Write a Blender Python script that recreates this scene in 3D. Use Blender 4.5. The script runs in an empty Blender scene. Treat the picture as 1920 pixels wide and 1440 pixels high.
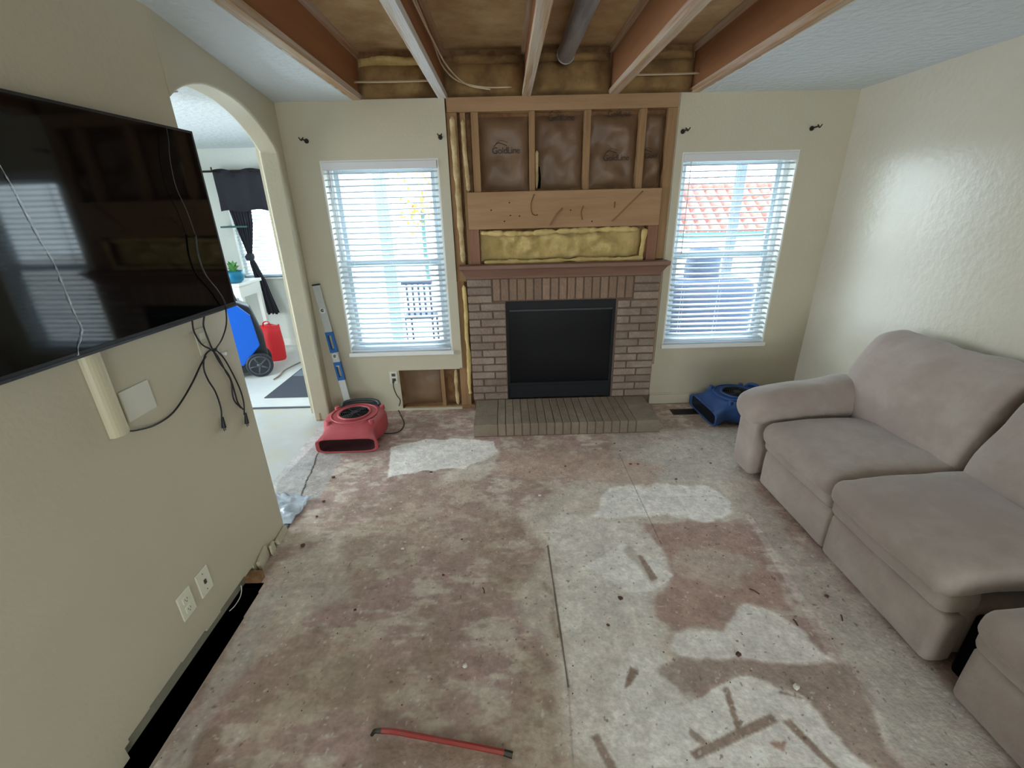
import bpy, bmesh, math, random
import numpy as np
from mathutils import Vector, Matrix, noise as mnoise
random.seed(4)
SC = bpy.context.scene
C = SC.collection
# ------------------------------------------------------------------ camera
F_, PITCH, YAW, ROLL, CX, CD, CH = 825.496, 0.380705, -0.007591, -0.024451, -0.126675, 3.679549, 1.706389
def cam_axes():
    cp, sp = math.cos(PITCH), math.sin(PITCH); cy, sy = math.cos(YAW), math.sin(YAW); cr, sr = math.cos(ROLL), math.sin(ROLL)
    f = Vector((-sy*cp, cy*cp, -sp)); rt = Vector((cy, sy, 0)); up = rt.cross(f)
    return cr*rt + sr*up, -sr*rt + cr*up, f
AX, UP, FW = cam_axes()
cd = bpy.data.cameras.new('camera'); cam = bpy.data.objects.new('camera', cd); C.objects.link(cam)
cd.sensor_fit = 'HORIZONTAL'; cd.sensor_width = 36.0; cd.lens = F_/1920*36; cd.clip_start = 0.02; cd.clip_end = 300
M4 = Matrix((AX, UP, -FW)).transposed().to_4x4(); M4.translation = Vector((CX, -CD, CH)); cam.matrix_world = M4
SC.camera = cam
# ------------------------------------------------------------------ sky, exposure, daylight portals
SC.view_settings.view_transform = 'Standard'; SC.view_settings.look = 'None'
SC.view_settings.exposure = -0.24; SC.view_settings.gamma = 1.0; SC.view_settings.use_curve_mapping = False
WORLD_STRENGTH = 14.0
world = bpy.data.worlds.new('daylight'); SC.world = world; world.use_nodes = True
bg = world.node_tree.nodes['Background']; bg.inputs[0].default_value = (0.80, 0.91, 1.0, 1); bg.inputs[1].default_value = WORLD_STRENGTH
SC.cycles.max_bounces = 10; SC.cycles.diffuse_bounces = 6; SC.cycles.transmission_bounces = 8; SC.cycles.transparent_max_bounces = 12
SC.cycles.use_denoising = True
SC.cycles.sample_clamp_indirect = 6.0
def portal(name, loc, rot, sx, sy):
    l = bpy.data.lights.new(name, 'AREA'); l.shape = 'RECTANGLE'; l.size = sx; l.size_y = sy; l.cycles.is_portal = True
    o = bpy.data.objects.new(name, l); C.objects.link(o); o.location = loc; o.rotation_euler = rot; return o
portal('window_portal', (-1.05, .30, 1.31), (-math.pi/2, 0, 0), .9, 1.55)
portal('window_portal', (1.665, .30, 1.31), (-math.pi/2, 0, 0), .9, 1.55)
portal('window_portal', (-2.85, 2.55, 1.4), (-math.pi/2, 0, 0), 1.5, 1.2)
portal('rear_portal', (0.5, -7.25, 1.42), (math.pi/2, 0, 0), 2.2, 1.45)
portal('side_portal', (-4.9, -1.0, 1.25), (0, -math.pi/2, 0), 2.0, 2.0)
# ------------------------------------------------------------------ pixel -> point on a real plane
def ray(u, v):
    return Vector((CX, -CD, CH)), FW + AX*((u-960)/F_) - UP*((v-720)/F_)
def PX(u, v, x):
    c, d = ray(u, v); return c + d*((x-c.x)/d.x)
def PY(u, v, y=0.):
    c, d = ray(u, v); return c + d*((y-c.y)/d.y)
def PZ(u, v, z=0.):
    c, d = ray(u, v); return c + d*((z-c.z)/d.z)
# ------------------------------------------------------------------ materials
def lin(c):
    c = c/255.0
    return c/12.92 if c <= .04045 else ((c+.055)/1.055)**2.4
def rgb(r, g, b): return (lin(r), lin(g), lin(b), 1)
MATS = {}
def mat(name, col, rough=.6, metal=0., spec=.5, bump=None, var=None, var2=None, stretch=(1,1,1), trans=0., emis=None, rand=0.):
    """bump=(scale,strength,detail) noise bump; var=(scale,colour,amount) noise colour; rand = value jitter per island"""
    m = bpy.data.materials.new(name); m.use_nodes = True; nt = m.node_tree; N = nt.nodes; L = nt.links
    b = N['Principled BSDF']; b.inputs['Base Color'].default_value = col; b.inputs['Roughness'].default_value = rough
    b.inputs['Metallic'].default_value = metal; b.inputs['Specular IOR Level'].default_value = spec
    tc = N.new('ShaderNodeTexCoord'); mp = N.new('ShaderNodeMapping'); mp.inputs['Scale'].default_value = stretch
    L.new(tc.outputs['Object'], mp.inputs['Vector']); src = None
    for v in (var, var2):
        if not v: continue
        n = N.new('ShaderNodeTexNoise'); n.inputs['Scale'].default_value = v[0]; n.inputs['Detail'].default_value = 6; n.inputs['Roughness'].default_value = .62
        L.new(mp.outputs[0], n.inputs['Vector'])
        r = N.new('ShaderNodeValToRGB'); r.color_ramp.elements[0].position = v[3] if len(v) > 3 else .42; r.color_ramp.elements[1].position = v[4] if len(v) > 4 else .62
        L.new(n.outputs['Fac'], r.inputs['Fac'])
        mul = N.new('ShaderNodeMath'); mul.operation = 'MULTIPLY'; mul.inputs[1].default_value = v[2]; L.new(r.outputs[0], mul.inputs[0])
        mx = N.new('ShaderNodeMix'); mx.data_type = 'RGBA'; L.new(mul.outputs[0], mx.inputs[0])
        if src is None: mx.inputs[6].default_value = col
        else: L.new(src, mx.inputs[6])
        mx.inputs[7].default_value = v[1]; src = mx.outputs[2]
    if rand:
        g = N.new('ShaderNodeNewGeometry'); mr = N.new('ShaderNodeMapRange'); L.new(g.outputs['Random Per Island'], mr.inputs['Value'])
        mr.inputs['To Min'].default_value = 1-rand; mr.inputs['To Max'].default_value = 1+rand
        hs = N.new('ShaderNodeHueSaturation'); L.new(mr.outputs[0], hs.inputs['Value'])
        if src is None: hs.inputs['Color'].default_value = col
        else: L.new(src, hs.inputs['Color'])
        src = hs.outputs[0]
    if src is not None: L.new(src, b.inputs['Base Color'])
    if bump:
        n = N.new('ShaderNodeTexNoise'); n.inputs['Scale'].default_value = bump[0]; n.inputs['Detail'].default_value = bump[2] if len(bump) > 2 else 3
        L.new(mp.outputs[0], n.inputs['Vector'])
        bm = N.new('ShaderNodeBump'); bm.inputs['Strength'].default_value = bump[1]; bm.inputs['Distance'].default_value = .01
        L.new(n.outputs['Fac'], bm.inputs['Height']); L.new(bm.outputs[0], b.inputs['Normal'])
    if trans: b.inputs['Transmission Weight'].default_value = trans
    if emis: b.inputs['Emission Color'].default_value = emis[0]; b.inputs['Emission Strength'].default_value = emis[1]
    MATS[name] = m; return m
WALLC = rgb(194, 185, 159)
M_wall = mat('wall_paint', WALLC, .42, spec=.45, bump=(55, .12, 2), var=(1.3, rgb(188, 178, 158), .5))
M_wall_r = mat('wall_paint_right', rgb(198, 190, 172), .30, spec=.7, bump=(24, .22, 3), var=(1.3, rgb(188, 178, 158), .5))
M_core = mat('bare_backing', rgb(134, 128, 108), .9, bump=(40, .5, 3))
M_din = mat('dining_paint', rgb(214, 216, 208), .6, bump=(26, .25, 2))
M_ceil = mat('ceiling_texture', rgb(214, 220, 222), .7, bump=(22, 1.0, 3))
M_white = mat('white_trim', rgb(232, 230, 222), .4)
M_gyp = mat('gypsum_edge', rgb(205, 200, 186), .9, bump=(60, .5, 3))
M_vinyl = mat('window_vinyl', rgb(226, 232, 232), .35)
M_mullion = mat('window_frame_grey', rgb(190, 204, 210), .4)
M_joist = mat('joist_web', rgb(156, 106, 68), .75, var=(5, rgb(132, 86, 54), .6), bump=(40, .3, 4), stretch=(1, .12, 1))
M_flange = mat('joist_flange', rgb(182, 156, 122), .75, var=(6, rgb(170, 120, 76), .75), var2=(9, rgb(216, 214, 212), .45), bump=(40, .3, 4), stretch=(3, .12, 3))
M_flange_w = mat('joist_flange_pale', rgb(214, 205, 190), .75, var=(6, rgb(176, 132, 92), .55), var2=(9, rgb(222, 224, 226), .75, .35, .5), bump=(40, .3, 4), stretch=(3, .12, 3))
M_deck = mat('subfloor_underside', rgb(200, 168, 122), .9, var=(1.6, rgb(222, 198, 156), .8), var2=(4, rgb(164, 124, 82), .55), bump=(9, .8, 5))
M_stud = mat('stud_pine', rgb(156, 122, 82), .75, var=(7, rgb(138, 100, 64), .8), bump=(50, .3, 4), stretch=(4, 4, .3))
M_ply = mat('board_pine', rgb(168, 132, 94), .7, var=(3, rgb(150, 112, 74), .7), bump=(50, .2, 4), stretch=(.4, 4, 4))
M_red = mat('red_brown_board', rgb(146, 104, 80), .75, var=(7, rgb(126, 78, 54), .6), stretch=(4, 4, .3))
M_osb = mat('osb_sheathing', rgb(142, 104, 66), .9, var=(18, rgb(100, 70, 42), .7), bump=(30, .5, 4))
M_kraft = mat('kraft_facing', rgb(118, 90, 64), .5, var=(2.2, rgb(140, 112, 84), .6), bump=(5, 1.0, 6))
M_ink = mat('printed_ink', rgb(40, 30, 22), .7)
M_foam = mat('yellow_foam', rgb(212, 184, 122), .95, var=(9, rgb(180, 156, 92), .7), bump=(22, .9, 5))
M_foamd = mat('aged_foam', rgb(154, 122, 76), .95, var=(4, rgb(102, 76, 46), .8), bump=(14, .9, 5))
M_foamp = mat('pale_foam', rgb(206, 184, 138), .95, var=(8, rgb(150, 112, 70), .6), bump=(30, .8, 5))
M_brick = mat('brick_face', rgb(144, 127, 112), .88, var=(14, rgb(178, 162, 146), .5, .5, .75), var2=(5, rgb(122, 98, 82), .5), bump=(60, .8, 5), rand=.2)
M_brickt = mat('brick_face_tan', rgb(138, 112, 92), .88, var=(14, rgb(162, 134, 110), .5, .5, .75), bump=(60, .8, 5), rand=.14)
M_mortar = mat('mortar', rgb(104, 84, 70), .95, bump=(80, .8, 5))
M_hearth = mat('hearth_brick', rgb(136, 122, 104), .88, var=(12, rgb(160, 148, 130), .5, .5, .75), var2=(4, rgb(118, 102, 84), .5), bump=(60, .6, 5), rand=.08)
M_mantel = mat('mantel_paint', rgb(132, 98, 82), .6, var=(8, rgb(120, 80, 62), .5), stretch=(.3, 2, 2))
M_blackmet = mat('black_metal', rgb(20, 21, 23), .6, spec=.3)
M_blackgls = mat('firebox_glass', rgb(14, 15, 17), .25, spec=.25)
M_soot = mat('firebox_grey', rgb(42, 44, 46), .5)
M_screen = mat('tv_screen', rgb(5, 6, 8), .05, spec=.42)
M_tvb = mat('tv_bezel', rgb(24, 25, 27), .35)
M_tvs = mat('tv_silver_strip', rgb(72, 74, 78), .3, metal=.7)
M_film = mat('clear_film', rgb(222, 226, 226), .15)
M_cord = mat('black_cord', rgb(22, 21, 20), .5)
M_cover = mat('cord_cover_paint', rgb(206, 197, 164), .45)
M_plate = mat('plate_white', rgb(212, 209, 192), .4)
M_platep = mat('plate_painted', rgb(196, 191, 168), .5)
M_platei = mat('plate_ivory', rgb(222, 218, 196), .4)
M_slot = mat('socket_dark', rgb(70, 64, 54), .6)
M_blind = mat('blind_slat', rgb(232, 236, 240), .5)
M_blade = mat('fan_blade_shade', rgb(176, 178, 176), .5)  # white blades greyed to carry the shade on their undersides
M_valance = mat('blind_headrail', rgb(214, 212, 210), .5)
M_iron = mat('bracket_bronze', rgb(46, 38, 34), .45, metal=.5)
M_sofa = mat('sofa_microfibre', rgb(158, 142, 132), .95, spec=.15, var=(2.6, rgb(172, 160, 148), .7), var2=(7, rgb(146, 130, 120), .4), bump=(8, .9, 5))
M_sofa.node_tree.nodes['Principled BSDF'].inputs['Sheen Weight'].default_value = .25
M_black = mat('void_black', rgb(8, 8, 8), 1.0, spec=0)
M_afred = mat('air_mover_red', rgb(178, 76, 80), .5, var=(5, rgb(164, 60, 64), .5), bump=(90, .15, 2))
M_afblue = mat('air_mover_blue', rgb(38, 76, 134), .45, var=(5, rgb(30, 60, 112), .5), bump=(90, .15, 2))
M_afdark = mat('outlet_dark', rgb(58, 18, 18), .8)
M_afdarkb = mat('outlet_dark_blue', rgb(14, 20, 30), .8)
M_grill = mat('grill_dark', rgb(56, 56, 54), .5, metal=.4)
M_handle = mat('handle_charcoal', rgb(44, 48, 50), .5)
M_alu = mat('level_aluminium', rgb(198, 198, 192), .35, metal=.35)
M_lblue = mat('level_blue', rgb(26, 92, 158), .5)
M_vial = mat('level_vial_ring', rgb(226, 226, 220), .4)
M_vialg = mat('vial_green', rgb(150, 170, 150), .2)
M_curt = mat('curtain_black', rgb(40, 39, 48), .9, bump=(60, .3, 2))
M_dblue = mat('dehumidifier_blue', rgb(10, 104, 224), .4)
M_dark = mat('dark_plastic', rgb(44, 48, 54), .5)
M_hub = mat('wheel_hub_grey', rgb(78, 82, 88), .4)
M_bag = mat('bag_red', rgb(236, 44, 52), .6, bump=(14, .5, 3))
M_rugd = mat('rug_dark', rgb(86, 90, 98), 1.0, spec=.1, bump=(160, .6, 2))
M_rugl = mat('rug_light', rgb(126, 134, 144), 1.0, spec=.1, bump=(160, .6, 2))
M_tile = mat('tile_threshold', rgb(220, 222, 216), .5, var=(3, rgb(206, 208, 202), .5))
M_plastic = mat('clear_sheet', rgb(225, 232, 238), .18, trans=.55, bump=(16, .8, 4))
M_pot = mat('pot_blue', rgb(24, 124, 160), .35)
M_leaf = mat('leaf_green', rgb(90, 150, 76), .6)
M_greyblue = mat('grey_blue_plastic', rgb(70, 96, 128), .5)
M_pry = mat('pry_red', rgb(150, 40, 28), .4, var=(30, rgb(120, 70, 50), .6, .5, .7))
M_pryd = mat('pry_steel', rgb(64, 58, 48), .5, metal=.6)
M_chip = mat('crumb_brown', rgb(92, 62, 44), .9)
M_chipw = mat('crumb_white', rgb(222, 216, 204), .9)
M_chipr = mat('crumb_rust', rgb(128, 66, 36), .9)
M_strip = mat('strip_greybrown', rgb(140, 126, 110), .85, var=(12, rgb(126, 108, 92), .6))
M_duct = mat('duct_galvanised', rgb(176, 176, 180), .5, metal=.5, var=(7, rgb(118, 116, 116), .5), stretch=(3, .4, 3))
M_cable = mat('cable_pale', rgb(206, 188, 156), .6)
M_glass = mat('pane_glass', (1, 1, 1, 1), 0.0, trans=1.0)
def glass_thin():
    m = M_glass; nt = m.node_tree; N = nt.nodes; L = nt.links; N.clear()
    o = N.new('ShaderNodeOutputMaterial'); t = N.new('ShaderNodeBsdfTransparent'); g = N.new('ShaderNodeBsdfGlossy'); g.inputs['Roughness'].default_value = .02
    mx = N.new('ShaderNodeMixShader'); mx.inputs[0].default_value = .06; t.inputs[0].default_value = (.93, .97, .97, 1)
    L.new(t.outputs[0], mx.inputs[1]); L.new(g.outputs[0], mx.inputs[2]); L.new(mx.outputs[0], o.inputs[0])
glass_thin()
def blind_mat():
    nt = M_blind.node_tree; N = nt.nodes; L = nt.links; b = N['Principled BSDF']; o = N['Material Output']
    t = N.new('ShaderNodeBsdfTranslucent'); t.inputs[0].default_value = (.80, .88, .96, 1); mx = N.new('ShaderNodeMixShader'); mx.inputs[0].default_value = .3
    L.new(b.outputs[0], mx.inputs[1]); L.new(t.outputs[0], mx.inputs[2]); L.new(mx.outputs[0], o.inputs['Surface'])
blind_mat()
# ------------------------------------------------------------------ helpers
def link(name, bm, m, parent=None, smooth=False, bevel=0., sub=0):
    me = bpy.data.meshes.new(name); bmesh.ops.recalc_face_normals(bm, faces=bm.faces); bm.to_mesh(me); bm.free()
    o = bpy.data.objects.new(name, me); C.objects.link(o)
    for x in (m if isinstance(m, (list, tuple)) else [m]): me.materials.append(x)
    if smooth: me.polygons.foreach_set('use_smooth', [True]*len(me.polygons))
    if bevel:
        md = o.modifiers.new('bevel', 'BEVEL'); md.width = bevel; md.segments = 3; md.limit_method = 'ANGLE'; md.angle_limit = math.radians(40)
        md.harden_normals = False
    if sub:
        md = o.modifiers.new('sub', 'SUBSURF'); md.levels = sub; md.render_levels = sub
    if parent is not None:
        o.parent = parent; o.matrix_parent_inverse = parent.matrix_basis.inverted()
    return o
def tag(o, label, cat, group=None, kind=None):
    o['label'] = label; o['category'] = cat
    if group: o['group'] = group
    if kind: o['kind'] = kind
    return o
def struct(o, label=None):
    o['kind'] = 'structure'
    if label: o['label'] = label
    return o
def thing(name, label, cat, loc=(0,0,0), rz=0, group=None):
    o = bpy.data.objects.new(name, None); C.objects.link(o); o.empty_display_size = .1
    o.location = loc; o.rotation_euler = (0, 0, rz); o.matrix_basis  # basis from loc/rot
    tag(o, label, cat, group); bpy.context.view_layer.update(); return o
def B(): return bmesh.new()
def box(bm, x0, x1, y0, y1, z0, z1, M=None, mi=0):
    vs = [bm.verts.new((x, y, z)) for x in (x0, x1) for y in (y0, y1) for z in (z0, z1)]
    for f in ((0,1,3,2), (4,6,7,5), (0,4,5,1), (2,3,7,6), (0,2,6,4), (1,5,7,3)):
        fc = bm.faces.new([vs[i] for i in f]); fc.material_index = mi
    if M is not None:
        for v in vs: v.co = M @ v.co
    return vs
def cut(o, m=None):  # local-space version: parent without inverse
    return o
def smooth_path(pts, n=8):
    P = [Vector(p) for p in pts]; out = []
    if len(P) < 3: return P
    E = [P[0]*2-P[1]] + P + [P[-1]*2-P[-2]]
    for i in range(1, len(E)-2):
        a, b, c, d = E[i-1:i+3]
        for k in range(n):
            t = k/n; out.append(.5*((2*b)+(c-a)*t+(2*a-5*b+4*c-d)*t*t+(-a+3*b-3*c+d)*t**3))
    out.append(P[-1]); return out
def tube(bm, pts, r, seg=8, smooth=True, cap=True, flat=1.0, mi=0):
    P = smooth_path(pts) if smooth else [Vector(p) for p in pts]
    rs = r if isinstance(r, (list, tuple)) else None
    rings = []; nrm = None
    for i, p in enumerate(P):
        t = (P[min(i+1, len(P)-1)]-P[max(i-1, 0)]).normalized()
        if nrm is None:
            nrm = t.orthogonal().normalized()
        nrm = (nrm - t*nrm.dot(t)).normalized(); bn = t.cross(nrm)
        rr = (rs[0]+(rs[-1]-rs[0])*i/(len(P)-1)) if rs else r
        rings.append([bm.verts.new(p+nrm*math.cos(2*math.pi*k/seg)*rr+bn*math.sin(2*math.pi*k/seg)*rr*flat) for k in range(seg)])
    for a, b in zip(rings[:-1], rings[1:]):
        for k in range(seg): f = bm.faces.new((a[k], a[(k+1) % seg], b[(k+1) % seg], b[k])); f.material_index = mi
    if cap:
        for rg in (rings[0][::-1], rings[-1]): bm.faces.new(rg).material_index = mi
def cyl(bm, c, axis, r, h, seg=24, r2=None, mi=0):
    c = Vector(c); a = Vector(axis).normalized(); n = a.orthogonal().normalized(); b = a.cross(n); r2 = r if r2 is None else r2
    lo = [bm.verts.new(c+(n*math.cos(2*math.pi*k/seg)+b*math.sin(2*math.pi*k/seg))*r) for k in range(seg)]
    hi = [bm.verts.new(c+a*h+(n*math.cos(2*math.pi*k/seg)+b*math.sin(2*math.pi*k/seg))*r2) for k in range(seg)]
    for k in range(seg): bm.faces.new((lo[k], lo[(k+1) % seg], hi[(k+1) % seg], hi[k])).material_index = mi
    bm.faces.new(lo[::-1]).material_index = mi; bm.faces.new(hi).material_index = mi
def torus(bm, c, axis, R, r, seg=28, rs=8, mi=0):
    c = Vector(c); a = Vector(axis).normalized(); n = a.orthogonal().normalized(); b = a.cross(n); rings = []
    for i in range(seg):
        d = n*math.cos(2*math.pi*i/seg)+b*math.sin(2*math.pi*i/seg)
        rings.append([bm.verts.new(c+d*(R+r*math.cos(2*math.pi*k/rs))+a*r*math.sin(2*math.pi*k/rs)) for k in range(rs)])
    for i in range(seg):
        A_, B_ = rings[i], rings[(i+1) % seg]
        for k in range(rs): bm.faces.new((A_[k], A_[(k+1) % rs], B_[(k+1) % rs], B_[k])).material_index = mi
def rbox(bm, c, s, r, n=(10, 10, 6), puff=(0, 0, 0), wr=0., wsc=5., M=None, fn=None, seed=0.):
    """rounded, puffed cushion: c centre, s full size, r edge radius"""
    hx, hy, hz = s[0]/2, s[1]/2, s[2]/2; idx = {}; c = Vector(c)
    def P(i, j, k):
        key = (i, j, k)
        if key in idx: return idx[key]
        a = Vector((2*i/n[0]-1, 2*j/n[1]-1, 2*k/n[2]-1))
        # cluster samples toward edges
        q = Vector([math.sin(t*math.pi/2) for t in a])
        p = Vector((q.x*hx, q.y*hy, q.z*hz))
        inn = Vector((max(-hx+r, min(hx-r, p.x)), max(-hy+r, min(hy-r, p.y)), max(-hz+r, min(hz-r, p.z))))
        d = p-inn
        if d.length > 1e-9: p = inn+d.normalized()*min(r, max(d.length, 0)) if d.length > r else p
        fx, fy, fz = 1-abs(p.x/hx)**2.2, 1-abs(p.y/hy)**2.2, 1-abs(p.z/hz)**2.2
        p = p + Vector((math.copysign(puff[0]*fy*fz, p.x)*(abs(p.x)/hx), math.copysign(puff[1]*fx*fz, p.y)*(abs(p.y)/hy), math.copysign(puff[2]*fx*fy, p.z)*(abs(p.z)/hz)))
        if wr: p = p + mnoise.noise_vector(Vector((p.x+seed, p.y*1., p.z))*wsc)*wr + mnoise.noise_vector(Vector((p.x-seed, p.y, p.z+3))*wsc*2.7)*wr*.4
        if fn: p = fn(p)
        p = p + c
        if M is not None: p = M @ p
        v = bm.verts.new(p); idx[key] = v; return v
    nx, ny, nz = n
    for i in range(nx):
        for j in range(ny):
            bm.faces.new((P(i,j,0), P(i,j+1,0), P(i+1,j+1,0), P(i+1,j,0))); bm.faces.new((P(i,j,nz), P(i+1,j,nz), P(i+1,j+1,nz), P(i,j+1,nz)))
    for i in range(nx):
        for k in range(nz):
            bm.faces.new((P(i,0,k), P(i+1,0,k), P(i+1,0,k+1), P(i,0,k+1))); bm.faces.new((P(i,ny,k), P(i,ny,k+1), P(i+1,ny,k+1), P(i+1,ny,k)))
    for j in range(ny):
        for k in range(nz):
            bm.faces.new((P(0,j,k), P(0,j,k+1), P(0,j+1,k+1), P(0,j+1,k))); bm.faces.new((P(nx,j,k), P(nx,j+1,k), P(nx,j+1,k+1), P(nx,j,k+1)))
def panel(bm, A, Bv, holes, t0, t1, mp):
    """solid slab over rectangle A=(a0,a1) x Bv=(b0,b1) minus holes [(a0,a1,b0,b1)], thickness t0..t1; mp(a,b,t)->xyz"""
    xs = sorted({A[0], A[1]} | {min(max(h[i], A[0]), A[1]) for h in holes for i in (0, 1)})
    ys = sorted({Bv[0], Bv[1]} | {min(max(h[i], Bv[0]), Bv[1]) for h in holes for i in (2, 3)})
    def solid(i, j):
        if i < 0 or j < 0 or i >= len(xs)-1 or j >= len(ys)-1: return False
        a = (xs[i]+xs[i+1])/2; b = (ys[j]+ys[j+1])/2
        return not any(h[0] < a < h[1] and h[2] < b < h[3] for h in holes)
    vc = {}
    def V(i, j, t):
        if (i, j, t) not in vc: vc[(i, j, t)] = bm.verts.new(mp(xs[i], ys[j], t1 if t else t0))
        return vc[(i, j, t)]
    for i in range(len(xs)-1):
        for j in range(len(ys)-1):
            if not solid(i, j): continue
            bm.faces.new((V(i,j,0), V(i+1,j,0), V(i+1,j+1,0), V(i,j+1,0))); bm.faces.new((V(i,j,1), V(i,j+1,1), V(i+1,j+1,1), V(i+1,j,1)))
            if not solid(i-1, j): bm.faces.new((V(i,j,0), V(i,j+1,0), V(i,j+1,1), V(i,j,1)))
            if not solid(i+1, j): bm.faces.new((V(i+1,j,0), V(i+1,j,1), V(i+1,j+1,1), V(i+1,j+1,0)))
            if not solid(i, j-1): bm.faces.new((V(i,j,0), V(i,j,1), V(i+1,j,1), V(i+1,j,0)))
            if not solid(i, j+1): bm.faces.new((V(i,j+1,0), V(i+1,j+1,0), V(i+1,j+1,1), V(i,j+1,1)))
def sbox(name, m, x0, x1, y0, y1, z0, z1, parent=None, bevel=0., M=None):
    bm = B(); box(bm, x0, x1, y0, y1, z0, z1, M); return link(name, bm, m, parent, bevel=bevel)
def tb(name, m, pts, r, parent=None, **k):
    bm = B(); tube(bm, pts, r, **k); return link(name, bm, m, parent, smooth=True)
# ================================================================== ROOM SHELL
XL, XR, TVX, TVY, H = -1.742, 2.46, -1.447, -1.60, 2.44
REAR = -7.0; DX0, DY1 = -4.6, 2.27; DXR = -1.87
W1 = (-1.493, -.608, .555, 2.062); W2 = (1.222, 2.107, .555, 2.062)
YX = lambda a, b, t: (a, t, b)   # wall facing y
XY_ = lambda a, b, t: (t, a, b)  # wall facing x
# ---- back wall: drywall skin with the openings, then framing depth, then sheathing
FR = (-.533, 1.166, 0, 2.46); RIM = (-1.175, 1.29, 2.4485, 2.753)     # stripped strip behind the fireplace
LOW = (-1.10, -.43, .022, .392)  # opened patch low down
LOW2 = (-.60, -.43, 0, .40)
bm = B()
def rag(seq): return seq
holes = [W1, W2, (FR[0], FR[1], .39, 2.47), (-.45, FR[1]-.016, -.1, .40), LOW, (-.56, -.43, -.1, .4)]
panel(bm, (XL-.2, XR+.02), (0, H+.004), holes, 0, .013, YX)
struct(link('wall_back', bm, [M_wall], bevel=0), 'beige back wall with two windows, drywall torn away round the fireplace')
bm = B(); cav = (-1.15, 1.21, 0, 2.47)
panel(bm, (XL-.2, XR+.15), (0, 2.80), [W1, W2, (W1[1]+.02, cav[1]-.05, 0, 2.47), (-1.12, W1[1]+.05, 0, .5), RIM], .0131, .10, YX)
struct(link('wall_back', bm, M_wall), 'framing depth of the back wall')
bm = B(); panel(bm, (XL-.2, XR+.15), (-.3, 2.80), [W1, W2], .10, .16, YX)
struct(link('wall_back', bm, [M_osb]), 'brown sheathing at the back of the opened wall')
# drywall returns inside the window openings
for W in (W1, W2):
    bm = B(); e = .012
    panel(bm, (W[0]-.0, W[1]+.0), (W[2]-.0, W[3]), [(W[0]+e, W[1]-e, W[2]+e, W[3]-e)], .002, .158, YX)
    struct(link('trim_1' if W is W1 else 'trim_2', bm, M_white), 'painted return inside the window opening')
# ---- right wall, rear wall
sb = sbox('wall_right', M_wall_r, XR, XR+.12, REAR, .1, 0, H+.4); struct(sb, 'glossy beige right wall')
bm = B(); panel(bm, (-1.9, XR+.1), (-.1, 2.8), [(-.6, 1.6, .7, 2.15)], REAR-.15, REAR, YX)  # the hole is added to let fill daylight in from behind
struct(link('wall_rear', bm, M_wall), 'rear wall with a wide unseen opening added for fill daylight, behind the viewpoint')
# ---- left wall carrying the television (bottom edge broken open at the floor)
bm = B(); SL0, SL1 = -2.80, -1.93
panel(bm, (REAR, TVY), (0, H+.02), [(SL0+.06, SL1, -.1, .052), (-2.72, -2.3, -.1, .066), (-2.2, -2.0, -.1, .060), (-2.62, -2.45, -.1, .072)], TVX-.02, TVX, XY_)
struct(link('wall_left', bm, M_wall, bevel=.004), 'beige left wall that carries the television')
bm = B(); panel(bm, (REAR, TVY), (.0, H+.02), [(SL1-.05, SL1+.0, -.1, .045)], TVX-.13, TVX-.0201, XY_)
struct(link('wall_left', bm, M_core, bevel=.002), 'core of the left wall')
# ---- arch wall (slightly splayed), opening with a flattened arch
a0 = Vector((TVX, TVY, 0)); b0 = Vector((XL, 0.0, 0)); dd = (b0-a0); AL = dd.length; dd.normalize(); nn = Vector((-dd.y, dd.x, 0))  # nn points left/away
def archz(s):
    return float(np.interp(s, ARCH_S, ARCH_Z))
ARCH_K = [(-.07, 2.10), (0, 2.14), (.09, 2.187), (.187, 2.224), (.30, 2.256), (.42, 2.280), (.54, 2.292), (.66, 2.297), (.80, 2.296), (.93, 2.285), (1.07, 2.262), (1.2, 2.228), (1.32, 2.188), (1.42, 2.142), (1.475, 2.115)]
ARCH_P = smooth_path([(a, 0, b) for a, b in ARCH_K], 6); ARCH_S = [p.x for p in ARCH_P]; ARCH_Z = [p.z for p in ARCH_P]
bm = B(); J = 1.475; S = [J*i/30 for i in range(31)]
def AP(s, z, t): return a0+dd*s+nn*t+Vector((0, 0, z))
prev = None
cols = []
for s in S:
    z = archz(s)
    cols.append([bm.verts.new(AP(s, z, 0)), bm.verts.new(AP(s, H+.02, 0)), bm.verts.new(AP(s, z, .13)), bm.verts.new(AP(s, H+.02, .13))])
for A_, B_ in zip(cols[:-1], cols[1:]):
    bm.faces.new((A_[0], A_[1], B_[1], B_[0])); bm.faces.new((A_[2], B_[2], B_[3], A_[3])); bm.faces.new((A_[0], B_[0], B_[2], A_[2]))
    bm.faces.new((A_[1], A_[3], B_[3], B_[1]))
e = cols[-1]; zt = e[0].co.z
j0 = [bm.verts.new(AP(J, 0, 0)), bm.verts.new(AP(J, 0, .13))]
k0 = [bm.verts.new(AP(AL+.06, 0, 0)), bm.verts.new(AP(AL+.06, zt, 0)), bm.verts.new(AP(AL+.06, H+.02, 0)), bm.verts.new(AP(AL+.2, 0, .13)), bm.verts.new(AP(AL+.2, zt, .13)), bm.verts.new(AP(AL+.2, H+.02, .13))]
bm.faces.new((j0[0], e[0], k0[1], k0[0])); bm.faces.new((e[0], e[1], k0[2], k0[1]))
bm.faces.new((j0[1], k0[3], k0[4], e[2])); bm.faces.new((e[2], k0[4], k0[5], e[3])); bm.faces.new((j0[0], j0[1], e[2], e[0]))
bm.faces.new((e[1], e[3], k0[5], k0[2])); bm.faces.new((k0[0], k0[1], k0[2], k0[5], k0[4], k0[3])); bm.faces.new((j0[0], k0[0], k0[3], j0[1]))
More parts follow.
